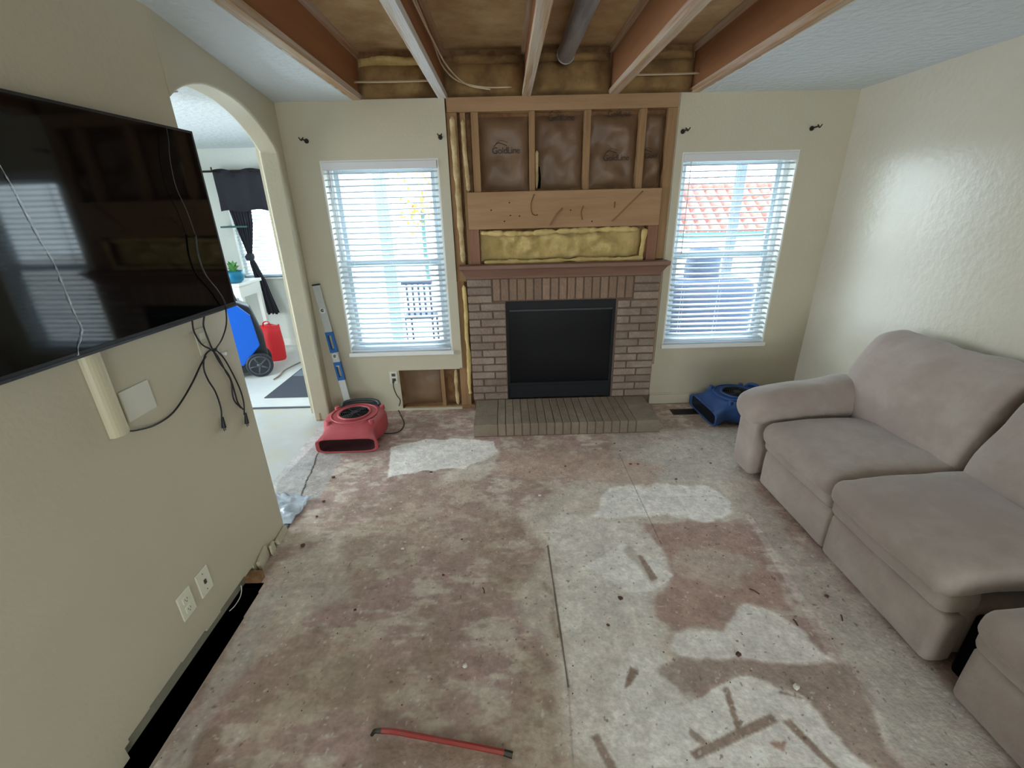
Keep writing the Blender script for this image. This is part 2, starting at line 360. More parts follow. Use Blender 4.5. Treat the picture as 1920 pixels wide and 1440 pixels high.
c0 = cols[0]; bm.faces.new((c0[0], c0[2], c0[3], c0[1]))
o = link('wall_arch', bm, M_wall, bevel=.014); struct(o, 'wall with the arched doorway to the dining room')
# ---- ceiling: painted strips on both sides of the stripped joists
CX0, CX1 = -1.185, 1.30
bm = B(); box(bm, XL-.4, XL-.1, .1, DY1+.1, H, H+.012); box(bm, XL-.4, CX0, REAR, .1, H, H+.013); struct(link('ceiling', bm, M_ceil), 'white textured ceiling strip left of the joists')
bm = B(); box(bm, CX1, XR+.1, REAR, .1, H, H+.013); struct(link('ceiling', bm, M_ceil), 'white textured ceiling right of the joists')
bm = B(); box(bm, CX0, CX1, REAR, -4.3, H, H+.013); struct(link('ceiling', bm, M_ceil), 'ceiling behind the viewpoint')
bm = B(); box(bm, DX0-.1, XR+.2, REAR-.2, .16, 2.752, 2.80); struct(link('ceiling', bm, M_deck), 'bare underside of the floor above the joists')
bm = B(); panel(bm, (DX0-.1, XL-.4), (REAR, DY1+.1), [], H+.0, H+.012, lambda a, b, t: (a, b, t)); struct(link('ceiling', bm, M_ceil), 'dining room ceiling')
# torn drywall edge along both outer joists
for nm, x, sg in (('trim_3', CX0, 1), ('trim_4', CX1, -1)):
    bm = B(); y = -4.2
    while y < -.01:
        w = random.uniform(.002, .012); L_ = random.uniform(.04, .12)
        box(bm, min(x, x+sg*w), max(x, x+sg*w), y, min(y+L_, -.002), H+.001, H+.012); y += L_
    struct(link(nm, bm, M_gyp), 'ragged cut edge of the ceiling drywall')
# ---- dining room
bm = B(); panel(bm, (DX0, DXR), (0, H), [(-3.56, -2.15, .93, 2.02)], DY1, DY1+.14, YX); struct(link('wall_dining_far', bm, M_din), 'pale far wall of the dining room')
bm = B(); panel(bm, (REAR, DY1+.1), (0, H), [(-2.1, .1, .2, 2.2)], DX0-.12, DX0, XY_); struct(link('wall_dining_left', bm, M_din))  # unseen opening, added to brighten the dining room
bm = B(); box(bm, DXR, DXR+.12, .16, DY1+.14, 0, 2.8); struct(link('wall_dining_right', bm, M_din))
bm = B(); box(bm, DX0, TVX-.13, REAR-.14, REAR, 0, H); struct(link('wall_dining_rear', bm, M_din))
bm = B(); box(bm, DX0, DXR, DY1-.015, DY1, 0, .10); struct(link('baseboard_dining', bm, M_white, bevel=.004), 'white baseboard on the dining room far wall')
# ---- baseboard right of the fireplace
bm = B(); box(bm, 1.152, XR, -.014, 0, .006, .095); box(bm, 1.152, XR, -.009, 0, .095, .108)
struct(link('baseboard_back', bm, M_wall, bevel=.003), 'beige baseboard right of the fireplace')
# ------------------------------------------------------------------ floor
def vnoise(X, Y, s, seed=0):
    r = np.random.RandomState(seed); G = r.rand(512, 512); x = X*s+200; y = Y*s+200
    xi = np.floor(x).astype(int); yi = np.floor(y).astype(int); fx = x-xi; fy = y-yi; fx = fx*fx*(3-2*fx); fy = fy*fy*(3-2*fy)
    g = lambda a, b: G[a % 512, b % 512]
    return (g(xi, yi)*(1-fx)+g(xi+1, yi)*fx)*(1-fy)+(g(xi, yi+1)*(1-fx)+g(xi+1, yi+1)*fx)*fy
def fbm(X, Y, s, seed=0, o=4):
    t = 0; a = .5; w = 0
    for i in range(o): t = t+a*vnoise(X, Y, s*2**i, seed+i); w += a; a *= .55
    return t/w
def poly(px): return [(p.x, p.y) for p in (PZ(u, v) for u, v in px)]
def pip(X, Y, P):
    ins = np.zeros(X.shape, bool); n = len(P)
    for i in range(n):
        x0, y0 = P[i]; x1, y1 = P[(i+1) % n]
        if y0 == y1: continue
        c = ((y0 > Y) != (y1 > Y)) & (X < (x1-x0)*(Y-y0)/(y1-y0)+x0); ins ^= c
    return ins
def blur(A_, k):
    for ax in (0, 1):
        c = np.cumsum(np.pad(A_, [(k, k) if i == ax else (0, 0) for i in (0, 1)], mode='edge'), axis=ax)
        n = A_.shape[ax]; hi = np.take(c, np.arange(2*k, n+2*k), axis=ax); lo = np.take(c, np.arange(0, n), axis=ax)
        A_ = (hi-lo)/(2*k)
    return A_
FX0, FX1, FY0, FY1, ST = XL-.02, XR, -3.6, .10, .005
def make_floor():
    xs = np.arange(FX0, FX1+ST/2, ST); ys = np.arange(FY0, FY1+ST/2, ST); X, Y = np.meshgrid(xs, ys, indexing='ij')
    wx = (fbm(X, Y, 9, 1)-.5)*.10; wy = (fbm(X, Y, 9, 7)-.5)*.10
    n1 = fbm(X, Y, 2.2, 20); n2 = fbm(X, Y, 9, 30, 4); n3 = fbm(X*.8, Y*2.2, 14, 40, 4); n4 = fbm(X, Y, 40, 50, 3)
    base = np.array([172, 148, 135.])        # pinkish brown stain
    pale = np.array([202, 194, 174.]); white = np.array([230, 227, 214.]); tan = np.array([162, 146, 122.]); grey = np.array([184, 178, 164.]); brown = np.array([140, 120, 102.])
    col = np.zeros(X.shape+(3,)); col[:] = base
    def mix(c, m): nonlocal col; m = np.clip(m, 0, 1)[..., None]; col = col*(1-m)+c*m
    sm = lambda a, b, v: np.clip((v-a)/(b-a), 0, 1)
    mix(pale, sm(.50, .60, n2*.5+n3*.5)*.8)
    mix(tan, sm(.46, .66, n1)*.55)
    mix(brown, sm(.60, .72, fbm(X, Y*1.6, 11, 77))*.45)
    def P(px, c, amt, warp=1., soft=2, tex=.25):
        m = pip(X+wx*warp, Y+wy*warp, poly(px)).astype(float); m = blur(m, max(1, int(soft*1.3)))
        mix(np.array(c, float), m*amt*(1-tex+tex*2*n3))
    # pale right half of the floor
    P([(975,960),(1060,910),(1130,875),(1240,830),(1400,800),(1410,900),(1400,980),(1180,985),(1230,1010),(1265,1090),(1225,1120),(1255,1180),(1260,1240),(1340,1330),(1330,1440),(1060,1440),(1050,1250),(1000,1200),(960,1100),(1020,1040)], pale, .85, 1.2, 5)
    P([(1030,960),(1190,975),(1225,1010),(1268,1090),(1225,1115),(1245,1170),(1230,1250),(1330,1345),(1300,1440),(1100,1440),(1060,1250),(1040,1050)], white, .55, 1.2, 6)
    P([(1150,810),(1390,800),(1395,900),(1250,905),(1150,870)], grey, .6, .8, 6)
    P([(1500,1000),(1400,960),(1395,900),(1760,1260),(1920,1440),(1700,1440)], grey, .8, .3, 5)
    P([(1410,965),(1440,960),(1905,1440),(1715,1440)], [190, 184, 168], .75, .25, 3)
    P([(1398,965),(1408,962),(1715,1440),(1685,1440)], white, .35, .15, 1, .7)
    # bright white filler patches
    P([(735,838),(800,822),(925,826),(932,850),(868,878),(800,880),(728,895)], white, .95, .6, 1, .12)
    P([(930,830),(935,848),(925,885),(900,900),(830,905),(850,880),(875,876),(930,846)], pale, .7, .6, 3)
    P([(1140,912),(1240,905),(1330,912),(1375,940),(1382,962),(1330,978),(1240,968),(1110,970)], white, .95, .7, 2, .12)
    P([(1165,1015),(1205,1035),(1268,1082),(1225,1108),(1180,1110),(1100,1060)], white, .9, .5, 1, .12)
    P([(1262,1190),(1350,1180),(1400,1120),(1460,1150),(1575,1240),(1480,1243),(1270,1230),(1255,1215)], white, .9, .6, 2, .12)
    P([(1290,1320),(1340,1290),(1400,1272),(1470,1278),(1540,1330),(1600,1400),(1640,1440),(1200,1440),(1230,1340)], [234, 231, 218], .95, .6, 1, .12)
    P([(1200,1210),(1245,1215),(1290,1280),(1280,1330),(1200,1440),(1130,1440),(1160,1260)], white, .7, .9, 4, .12)
    # reddish bare areas on the right
    P([(1205,980),(1385,975),(1440,1060),(1500,1150),(1430,1135),(1350,1120),(1355,1170),(1270,1185),(1240,1165),(1232,1120),(1270,1085),(1235,1030)], [172, 146, 130], .9, .8, 2)
    P([(1270,1232),(1480,1246),(1600,1250),(1690,1440),(1620,1420),(1500,1300),(1400,1265),(1330,1285),(1280,1300),(1230,1250)], [164, 148, 132], .9, .6, 2)
    P([(1120,850),(1240,870),(1220,910),(1110,900),(930,890),(940,845)], [182, 158, 138], .7, .8, 5)
    # dark scuffs
    P([(1020,1090),(1040,1110),(1050,1190),(1030,1205),(1036,1120),(1000,1085)], [150, 134, 112], .6, .7, 2)
    P([(690,1250),(740,1265),(768,1290),(720,1285)], brown, .55, .8, 2)
    P([(1180,1020),(1240,1090),(1225,1092),(1170,1030)], [166, 152, 134], .5, .3, 2)
    P([(1240,1060),(1310,1020),(1420,1050),(1380,1095),(1300,1095)], pale, .45, 1.8, 3, .8)
    # dirt by the left wall and pale drag marks
    P([(520,1060),(640,1000),(650,1120),(560,1170),(470,1250),(400,1300),(440,1200)], pale, .6, 2, 4, .6)
    P([(330,1390),(430,1345),(425,1400),(380,1440),(290,1440)], brown, .75, .7, 3)
    P([(300,1440),(500,1100),(540,1100),(350,1440)], grey, .6, .9, 3, .6)
    P([(700,1360),(960,1400),(960,1440),(690,1440)], [148, 130, 108], .6, .8, 5)
    P([(560,1180),(720,1180),(740,1330),(480,1370),(470,1290)], tan, .5, 1.5, 8)
    P([(740,905),(900,900),(960,1000),(840,1060),(720,1000)], [158, 136, 116], .45, 2, 8)
    # exposed bare strips in the white filler
    for px in ([(1293,1408),(1306,1424),(1460,1352),(1446,1336)], [(1468,1352),(1480,1346),(1575,1440),(1560,1440)], [(1195,1040),(1203,1040),(1234,1084),(1222,1088)],
               [(1170,1290),(1182,1248),(1198,1256),(1184,1284)], [(1460,1293),(1506,1306),(1506,1310),(1460,1297)], [(1110,1380),(1122,1375),(1160,1440),(1140,1440)], [(1356,1290),(1368,1288),(1390,1365),(1382,1370)]):
        P(px, [150, 130, 112], .9, .06, 1, .2)
    P([(1290,1365),(1330,1385),(1320,1395),(1285,1375)], [150, 130, 112], .8, .5, 1)
    P([(1440,1385),(1475,1385),(1470,1405),(1450,1395)], [158, 118, 100], .7, .5, 1)
    # grey levelling compound through the doorway
    s = (X-a0.x)*nn.x+(Y-a0.y)*nn.y
    m = ((s > -.012+(wx)*.25) & (Y > TVY)).astype(float); mix(np.array([196, 196, 188.]), m*.9)
    P([(520,905),(625,800),(640,860),(600,935),(520,935)], [166, 164, 156], .75, .15, 1)
    P([(480,765),(600,765),(560,800),(500,795)], [226, 218, 178], .6, 1.6, 3, .7)
    m = ((np.abs(s+.012-wx*.25) < .006) & (Y > TVY)).astype(float); mix(np.array([60, 52, 44.]), m*.8)
    # seams between the panels
    for (u0, v0, u1, v1, hw, am) in ((1027,1022,1066,1290,.0015,.85), (1066,1290,1075,1440,.0005,.25), (1160,850,1235,1010,.0005,.4), (1235,1010,1240,1020,.001,.6)):
        p = PZ(u0, v0); q = PZ(u1, v1); d = (q-p).to_2d(); Ln = d.length; d.normalize()
        al = (X-p.x)*d.x+(Y-p.y)*d.y; ac = np.abs((X-p.x)*(-d.y)+(Y-p.y)*d.x); m = np.clip((hw+.004-ac)/.004, 0, 1)*((al > 0) & (al < Ln)); mix(np.array([62, 52, 42.]), m*am)
    col *= 1.045*(1+(n4-.5)*.20+(n2-.5)*.14)[..., None]; col[..., 1] *= .985
    spk = fbm(X, Y, 55, 90, 2); mix(np.array([232, 228, 214.]), (spk > .84)*.5); mix(np.array([96, 78, 60.]), (spk < .14)*.5)
    c = np.clip(col/255, 0, 1); linc = np.where(c <= .04045, c/12.92, ((c+.055)/1.055)**2.4)
    Z = (n2-.5)*.0012
    nx, ny = X.shape; me = bpy.data.meshes.new('floor')
    co = np.stack([X, Y, Z], -1).reshape(-1, 3)
    I = np.arange(nx*ny).reshape(nx, ny)
    q = np.stack([I[:-1, :-1], I[1:, :-1], I[1:, 1:], I[:-1, 1:]], -1).reshape(-1, 4)
    cx = (X[:-1, :-1]+ST/2).ravel(); cy = (Y[:-1, :-1]+ST/2).ravel()
    jit = (fbm(cx, cy, 12, 5)-.5)*.02
    hole = (cx < TVX+.086+jit*.6+(cy+2.3)*-.03) & (cy > SL0+.0) & (cy < SL1-.06+.0*jit)
    q = q[~hole]
    me.vertices.add(len(co)); me.vertices.foreach_set('co', co.ravel())
    me.loops.add(len(q)*4); me.loops.foreach_set('vertex_index', q.ravel().astype(np.int32))
    me.polygons.add(len(q)); me.polygons.foreach_set('loop_start', np.arange(0, len(q)*4, 4, dtype=np.int32)); me.polygons.foreach_set('loop_total', np.full(len(q), 4, np.int32))
    me.update(calc_edges=True)
    at = me.color_attributes.new('stain', 'FLOAT_COLOR', 'POINT'); at.data.foreach_set('color', np.concatenate([linc.reshape(-1, 3), np.ones((nx*ny, 1))], 1).ravel())
    me.polygons.foreach_set('use_smooth', np.ones(len(q), bool))
    m = mat('subfloor', rgb(170, 150, 130), .8, spec=.35, bump=(60, .35, 4)); N = m.node_tree.nodes; L = m.node_tree.links
    a = N.new('ShaderNodeVertexColor'); a.layer_name = 'stain'
    no = N.new('ShaderNodeTexNoise'); no.inputs['Scale'].default_value = 70; no.inputs['Detail'].default_value = 5; tc = N['Texture Coordinate']; L.new(tc.outputs['Object'], no.inputs['Vector'])
    mr = N.new('ShaderNodeMapRange'); mr.inputs['From Min'].default_value = .3; mr.inputs['From Max'].default_value = .7; mr.inputs['To Min'].default_value = .9; mr.inputs['To Max'].default_value = 1.1; L.new(no.outputs['Fac'], mr.inputs['Value'])
    vm = N.new('ShaderNodeVectorMath'); vm.operation = 'SCALE'; L.new(a.outputs['Color'], vm.inputs[0]); L.new(mr.outputs[0], vm.inputs['Scale']); L.new(vm.outputs[0], N['Principled BSDF'].inputs['Base Color'])
    me.materials.append(m); o = bpy.data.objects.new('floor', me); C.objects.link(o); struct(o, 'bare stained subfloor with white filler patches')
make_floor()
M_sub = mat('subfloor_plain', rgb(172, 156, 138), .85)
M_lino = mat('dining_underlay', rgb(196, 197, 190), .6, var=(3.2, rgb(218, 208, 170), .55, .5, .6), var2=(1.6, rgb(172, 174, 168), .6))
bm = B(); panel(bm, (XL-.02, XR+.1), (REAR, .1), [(XL-.02, XR+.1, -3.6, .1)], -.03, 0., lambda a, b, t: (a, b, t)); struct(link('floor', bm, M_sub), 'floor behind the viewpoint')
bm = B(); box(bm, XL, TVX-.0, REAR, SL0, -.03, -.001); box(bm, XL, TVX+.0, SL1-.06, TVY, -.03, -.001); box(bm, TVX+.084, XR+.1, REAR, .1, -.03, -.002); box(bm, XL, TVX+.084, SL1-.06, .1, -.03, -.0021)
struct(link('floor', bm, M_sub), 'underside layer of the bare floor')
bm = B(); box(bm, DX0, XL-.02, REAR, .13, -.03, .0); box(bm, XL-.02, -1.6, .1, .13, -.03, 0.); struct(link('floor', bm, M_lino), 'yellow and grey mottled underlay beyond the arch')
bm = B(); box(bm, DX0, DXR, .13, DY1, -.03, .008); struct(link('floor', bm, M_tile), 'pale dining room floor')
# dark void under the slot
bm = B(); box(bm, TVX-.12, TVX+.10, SL0-.0, SL1-.06, -.5, -.48); box(bm, TVX-.13, TVX-.12, SL0, SL1-.06, -.5, .06); box(bm, TVX+.10, TVX+.11, SL0, SL1-.06, -.5, -.03)
box(bm, TVX-.12, TVX+.1, SL0-.01, SL0, -.5, -.001); box(bm, TVX-.12, TVX+.1, SL1-.06, SL1-.05, -.5, -.001)
struct(link('trim_6', bm, M_black), 'dark void under the gap in the floor')
# ------------------------------------------------------------------ windows + blinds
def window(n, W, y0=.085, stile=.04):
    w = bpy.data.objects.new('window_%d' % n, None); C.objects.link(w); w['kind'] = 'structure'; x0, x1, z0, z1 = W; zm = (z0+z1)/2+.0
    bm = B(); panel(bm, (x0+.012, x1-.012), (z0+.012, z1-.012), [(x0+.012+stile, x1-.012-stile, z0+.012+stile, z1-.012-stile)], y0, y0+.06, YX)
    link('window_frame', bm, M_vinyl, w, bevel=.003)
    for a, b, yy in ((zm-.03, z1-.05, y0+.035), (z0+.05, zm+.03, y0+.008)):
        bm = B(); panel(bm, (x0+.05, x1-.05), (a, b), [(x0+.085, x1-.085, a+.035, b-.035)], yy, yy+.022, YX); s = link('sash', bm, M_mullion, w, bevel=.002)
        bm = B(); box(bm, x0+.084, x1-.084, yy+.009, yy+.013, a+.034, b-.034); link('pane', bm, M_glass, s)
    return w
window(1, W1); window(2, W2)
W3 = (-3.56, -2.15, .93, 2.02)
def window3():
    w = bpy.data.objects.new('window_3', None); C.objects.link(w); w['kind'] = 'structure'; x0, x1, z0, z1 = W3
    bm = B(); panel(bm, (x0, x1), (z0, z1), [(x0+.04, (x0+x1)/2-.02, z0+.04, z1-.04), ((x0+x1)/2+.02, x1-.04, z0+.04, z1-.04)], DY1+.06, DY1+.11, YX); link('window_frame', bm, M_vinyl, w)
    bm = B(); box(bm, x0+.03, x1-.03, DY1+.083, DY1+.087, z0+.03, z1-.03); link('pane', bm, M_glass, w)
    bm = B(); box(bm, x0-.03, x1+.03, DY1-.03, DY1+.06, z0-.022, z0); link('window_sill', bm, M_white, w, bevel=.004)
window3()
for n, W, lab in ((4, W1, 'left'), (5, W2, 'right')):
    bm = B(); box(bm, W[0]-.012, W[1]+.012, -.022, .06, W[2]-.022, W[2]+.013); struct(link('trim_%d' % (n+3), bm, M_white, bevel=.005), 'white sill of the %s window' % lab)
def blind(W, label, ys=.020, wand_side=-1, wand_len=.62, n=33, depth=.048, tilt=0.20):
    x0, x1, z0, z1 = W[0]+.014, W[1]-.014, W[2]+.02, W[3]-.012
    r = thing('window_blind', label, 'window blind', ((x0+x1)/2, ys, z0), group='white slatted window blinds')
    bm = B(); box(bm, x0, x1, ys-.03, ys+.028, z1-.052, z1); link('headrail', bm, M_valance, r, bevel=.003)
    bm = B(); zt = z1-.075; zb = z0+.035
    for i in range(n):
        z = zt+(zb-zt)*i/(n-1)+random.uniform(-.0015, .0015); tl = tilt+random.uniform(-.03, .03); N_ = 6
        v = []
        for k in range(5):
            a = (k/4-.5)*depth; cz = .0035*(1-(2*k/4-1)**2)
            v.append([bm.verts.new((x, ys+a*math.cos(tl), z+a*math.sin(tl)+cz+.0012*math.sin(7*x+i))) for x in [x0+.004+(x1-x0-.008)*t/N_ for t in range(N_+1)]])
        for k in range(4):
            for t in range(N_): bm.faces.new((v[k][t], v[k+1][t], v[k+1][t+1], v[k][t+1]))
    s = link('slats', bm, M_blind, r, smooth=True); md = s.modifiers.new('thick', 'SOLIDIFY'); md.thickness = .003
    bm = B(); box(bm, x0, x1, ys-.024, ys+.024, z0, z0+.018); link('bottom_rail', bm, M_blind, r, bevel=.003)
    for f in (.14, .5, .86):
        bm = B()
        for yy in (ys-.0265, ys+.0265): tube(bm, [(x0+(x1-x0)*f, yy, z0+.01), (x0+(x1-x0)*f, yy, z1-.05)], .0012, seg=5, smooth=False)
        link('ladder_cord', bm, M_blind, r)
    wx = x0+.05 if wand_side < 0 else x1-.05
    tb('tilt_wand', M_valance, [(wx, ys-.04, z1-.05), (wx+.002, ys-.045, z1-.06-wand_len)], .0035, r, smooth=False)
    return r
blind(W1, 'white slatted blind over the left window, outside wall and patio chairs behind it', wand_len=.66)
blind(W2, 'white slatted blind over the window between fireplace and right wall, red roof behind it', wand_len=.66)
b3 = blind(W3, 'white blind on the far dining room window beside the black curtain', ys=DY1+.03, n=24)
# ------------------------------------------------------------------ outside
M_patio = mat('patio_concrete', rgb(200, 196, 190), .9, var=(2, rgb(180, 176, 170), .5))
M_stucco = mat('stucco', rgb(226, 222, 214), .9, bump=(30, .4, 3))
M_roof = mat('clay_tile', rgb(206, 104, 92), .8, var=(6, rgb(170, 62, 56), .6))
M_post = mat('post_pale', rgb(150, 184, 192), .7); M_postd = mat('post_dark', rgb(74, 88, 100), .7); M_cov = mat('grill_cover', rgb(52, 66, 92), .8, bump=(8, .6, 4)); M_shrub = mat('leaf_orange', rgb(222, 120, 40), .8)
M_fascia = mat('fascia_green', rgb(50, 92, 88), .7)
bm = B(); box(bm, -14, 22, .16, 30, -.2, -.05); struct(link('ground', bm, M_patio), 'pale patio outside')
bm = B(); box(bm, -10, 3.4, 9.0, 9.2, -.05, 1.2); struct(link('wall_garden', bm, M_stucco), 'white garden wall outside')
r = thing('neighbour_house', 'pale house with a red tiled roof seen through the right window', 'house', (5.2, 8, -.05))
bm = B(); box(bm, 4.2, 10, 8.25, 8.9, -.05, 1.0); link('wall', bm, M_stucco, r)
bm = B(); 
for i in range(21):
    for k in range(5):
        x = 3.7+i*.30; y0 = 8.0+k*.36; z0 = 1.02+k*.25
        tube(bm, [(x, y0, z0), (x, y0+.40, z0+.27)], [.15, .13], seg=8, smooth=False, flat=.55)
link('roof_tiles', bm, M_roof, r, smooth=True)
bm = B(); box(bm, 3.6, 10, 7.93, 7.99, .88, 1.02); link('fascia', bm, M_fascia, r)
tag(sbox('patio_post', M_postd, 2.96, 3.04, 2.6, 2.74, -.05, 2.6, bevel=.005), 'slim grey-blue patio post seen through the right window blind', 'post')
tag(sbox('patio_post', M_post, -1.52, -1.38, 1.5, 1.66, -.05, 2.7, bevel=.005), 'pale teal patio post seen through the left part of the left window', 'post')
r = thing('covered_grill', 'dark fabric covered grill standing outside the right window', 'grill', (2.25, 1.55, -.05))
bm = B(); rbox(bm, (2.25, 1.6, .42), (.98, .6, .94), .12, (10, 8, 8), wr=.02); link('cover', bm, M_cov, r, smooth=True)
bm = B(); rbox(bm, (2.2, 1.62, 1.0), (.36, .34, .5), .12, (8, 8, 8), wr=.02); link('cover_top', bm, M_cov, r, smooth=True)
for gx, nm in ((-.75, 'dark patio chair with a slatted back nearest the fireplace side of the left window'), (-1.30, 'dark patio chair left of the other one, its back towards the glass')):
    r = thing('patio_chair', nm, 'chair', (gx, 2.3, -.05), group='patio chairs outside')
    bm = B(); box(bm, gx-.2, gx+.2, 2.1, 2.5, .36, .40); link('seat', bm, M_cov, r)
    bm = B()
    for i in range(6): box(bm, gx-.2+i*.075, gx-.175+i*.075, 2.06, 2.09, .4, .86)
    box(bm, gx-.22, gx+.22, 2.05, 2.1, .82, .88); link('backrest', bm, M_cov, r)
    for sx in (-.19, .17):
        for sy in (2.07, 2.46): sbox('leg', M_cov, gx+sx, gx+sx+.025, sy, sy+.025, -.05, .38, r)
r = thing('maple_tree', 'small tree with orange leaves outside the left window', 'tree', (-2.0, 7.2, -.05))
tb('trunk', M_fascia, [(-2.0, 7.2, -.05), (-2.02, 7.2, .9), (-2.0, 7.2, 1.7)], .05, r)
bm = B()
for i in range(150):
    p = Vector((random.gauss(-2.0, .28), random.gauss(7.2, .3), random.gauss(1.75, .3))); d = Vector((random.uniform(-1, 1), random.uniform(-1, 1), random.uniform(-1, 1))).normalized()*.06; e2 = d.orthogonal().normalized()*.04
    bm.faces.new([bm.verts.new(p+a) for a in (d, e2, -d, -e2)])
link('foliage', bm, M_shrub, r)['kind'] = 'stuff'
# ------------------------------------------------------------------ joists
def joist(x, label, fl):
    r = thing('floor_joist', label, 'joist', (x, -2.1, H+.01), group='exposed floor joists')
    y0, y1 = -4.25, .095
    bm = B(); box(bm, x-.030, x+.030, y0, y1, H+.002, H+.042); link('bottom_flange', bm, fl, r, bevel=.002)
    bm = B(); box(bm, x-.030, x+.030, y0, y1, 2.712, 2.751); link('top_flange', bm, M_flange, r, bevel=.002)
    bm = B(); box(bm, x-.006, x+.006, y0, y1, H+.041, 2.713); link('web', bm, M_joist, r)
    return r
JX = (-1.155, -.546, .055, .680, 1.275)
JL = ['leftmost wooden ceiling joist, along the ceiling strip above the arch', 'wooden ceiling joist second from left, pale underside and cables along it',
      'middle wooden ceiling joist, straight above the fireplace studs', 'pale wooden ceiling joist just right of the round duct', 'rightmost red-brown ceiling joist, beside the white ceiling on the right']
for i, (x, l) in enumerate(zip(JX, JL)): joist(x, l, M_flange_w if i in (1,) else M_flange)
# rim insulation in each bay
def lump(name, x0, x1, z0, z1, y0, y1, m, parent=None, amp=.02, sc=7, ny=1, seed=0., edge=.0):
    """bulging face towards -y from y1 (back) to y0 (front)"""
    bm = B(); nx = max(6, int((x1-x0)/.02)); nz = max(4, int((z1-z0)/.02)); g = []
    for i in range(nx+1):
        row = []
        for k in range(nz+1):
            x = x0+(x1-x0)*i/nx; z = z0+(z1-z0)*k/nz
            ed = min(1., 5*min(i/nx, 1-i/nx)+.0)*min(1., 5*min(k/nz, 1-k/nz))
            n = mnoise.fractal(Vector((x*sc+seed, z*sc, seed)), 1., 2., 4)
            y = y1+(y0-y1)*(ed**.5)*(.75+.25*n)-amp*n*ed
            jx = (mnoise.noise(Vector((z*18, seed, x*3)))*edge if i in (0, nx) else 0); jz = (mnoise.noise(Vector((x*14, seed+9, z*3)))*edge if k in (0, nz) else 0)
            row.append(bm.verts.new((x+jx, min(y, y1-.0005), z+jz)))
        g.append(row)
    for i in range(nx):
        for k in range(nz): bm.faces.new((g[i][k], g[i+1][k], g[i+1][k+1], g[i][k+1]))
    bk = [[bm.verts.new((x0 if i == 0 else x1, y1+.004, z0 if k == 0 else z1)) for k in (0, 1)] for i in (0, 1)]
    bm.faces.new((bk[0][0], bk[0][1], bk[1][1], bk[1][0]))
    return link(name, bm, m, parent, smooth=True)
BL = ['yellow insulation filling the rim between the two leftmost joists', 'tan insulation filling the rim above the left half of the fireplace wall', 'greenish tan rim insulation behind the duct end', 'tan rim insulation between the two rightmost joists']
for i in range(4):
    xa, xb = JX[i]+.008, JX[i+1]-.008
    r = thing('rim_insulation', BL[i], 'insulation', ((xa+xb)/2, .09, 2.45), group='rim insulation between joists')
    z0 = 2.445 if i == 0 else 2.452
    m = [M_foamd, M_foamd, M_foamd, M_foamd][i]
    lump('foam_block', xa, xb, z0, 2.68, .02 if i else .03, .098, m, r, amp=.012, sc=5, seed=i*7.3)
    lump('foam_band', xa+.01, xb-.01, 2.655, 2.712, -.02, .09, [M_foam, M_foamd, M_foamd, M_foamd][i], r, amp=.012, sc=9, seed=i*3.1)
for (xa, xb, z, nm) in ((JX[0]+.006, JX[1]-.03, 2.547, 'pale strap across the rim between the two leftmost joists'), (JX[3]+.03, JX[4]-.006, 2.555, 'pale strap across the rim between the two rightmost joists')):
    tag(tb('strap', M_cable, [(xa, -.02, z), ((xa+xb)/2, -.028, z-.004), (xb, -.02, z)], .011, flat=.4), nm, 'strap')
# duct
r = thing('round_duct', 'grey round metal duct running between the joists above the fireplace', 'duct', (.315, -2, 2.66))
bm = B(); cyl(bm, (.315, -.125, 2.655), (0, -1, 0), .057, 4.1, 28); link('pipe', bm, M_duct, r, smooth=False)
bm = B(); torus(bm, (.315, -.13, 2.655), (0, 1, 0), .057, .005); link('seam_ring', bm, M_duct, r, smooth=True)
# cables beside second joist
r = thing('joist_cables', 'pair of pale electrical cables clipped along the second joist from left', 'cable', (-.5, -1, 2.6))
tb('cable', M_cable, [(-.528, -4, 2.62), (-.524, -2.2, 2.62), (-.52, -1.2, 2.63), (-.515, -.6, 2.615), (-.50, -.25, 2.57), (-.42, -.06, 2.53), (-.25, -.02, 2.50), (-.05, .0, 2.50)], .005, r)
tb('cable', M_cable, [(-.527, -4, 2.585), (-.522, -2.2, 2.60), (-.52, -1.3, 2.60), (-.50, -.7, 2.585), (-.46, -.3, 2.55), (-.36, -.05, 2.51), (-.2, -.02, 2.485)], .005, r)
# ------------------------------------------------------------------ stripped wall framing
def stud(x0, x1, z0, z1, label, y0=.012, y1=.098, m=None, name='wall_stud', group='exposed wall studs', parent=None):
    o = sbox(name, m or M_stud, x0, x1, y0, y1, z0, z1, bevel=.002, parent=parent)
    if parent is None: tag(o, label, 'stud', group)
    return o
r = thing('top_plate', 'long wooden top plate across the stripped wall under the joists', 'beam', (.3, .05, 2.36))
sbox('beam', M_ply, -.522, 1.157, .004, .098, 2.356, 2.4475, r, bevel=.002)
stud(-.528, -.452, 1.15, 2.355, 'weathered stud at the left edge of the stripped wall, pale foam along it')
stud(-.432, -.392, 1.25, 2.355, 'narrow stud third from the left edge of the stripped wall', y0=.02)
stud(-.352, -.298, 1.823, 2.355, 'stud left of the first paper-faced batt')
stud(.074, .115, 1.823, 2.355, 'stud between the first and second paper-faced batts')
stud(.482, .526, 1.823, 2.355, 'stud between the second and third paper-faced batts')
stud(.888, .935, 1.823, 2.355, 'stud between the third batt and the crinkled right batt')
stud(1.092, 1.158, 1.295, 2.355, 'stud at the right edge of the stripped wall, next to the right window', y0=.006)
stud(-.565, -.475, .0, 1.15, 'stained stud between the left window and the brick surround', y0=.03)
stud(1.136, 1.158, 0.11, 1.20, 'thin stud edge right of the brick surround', y0=.004)
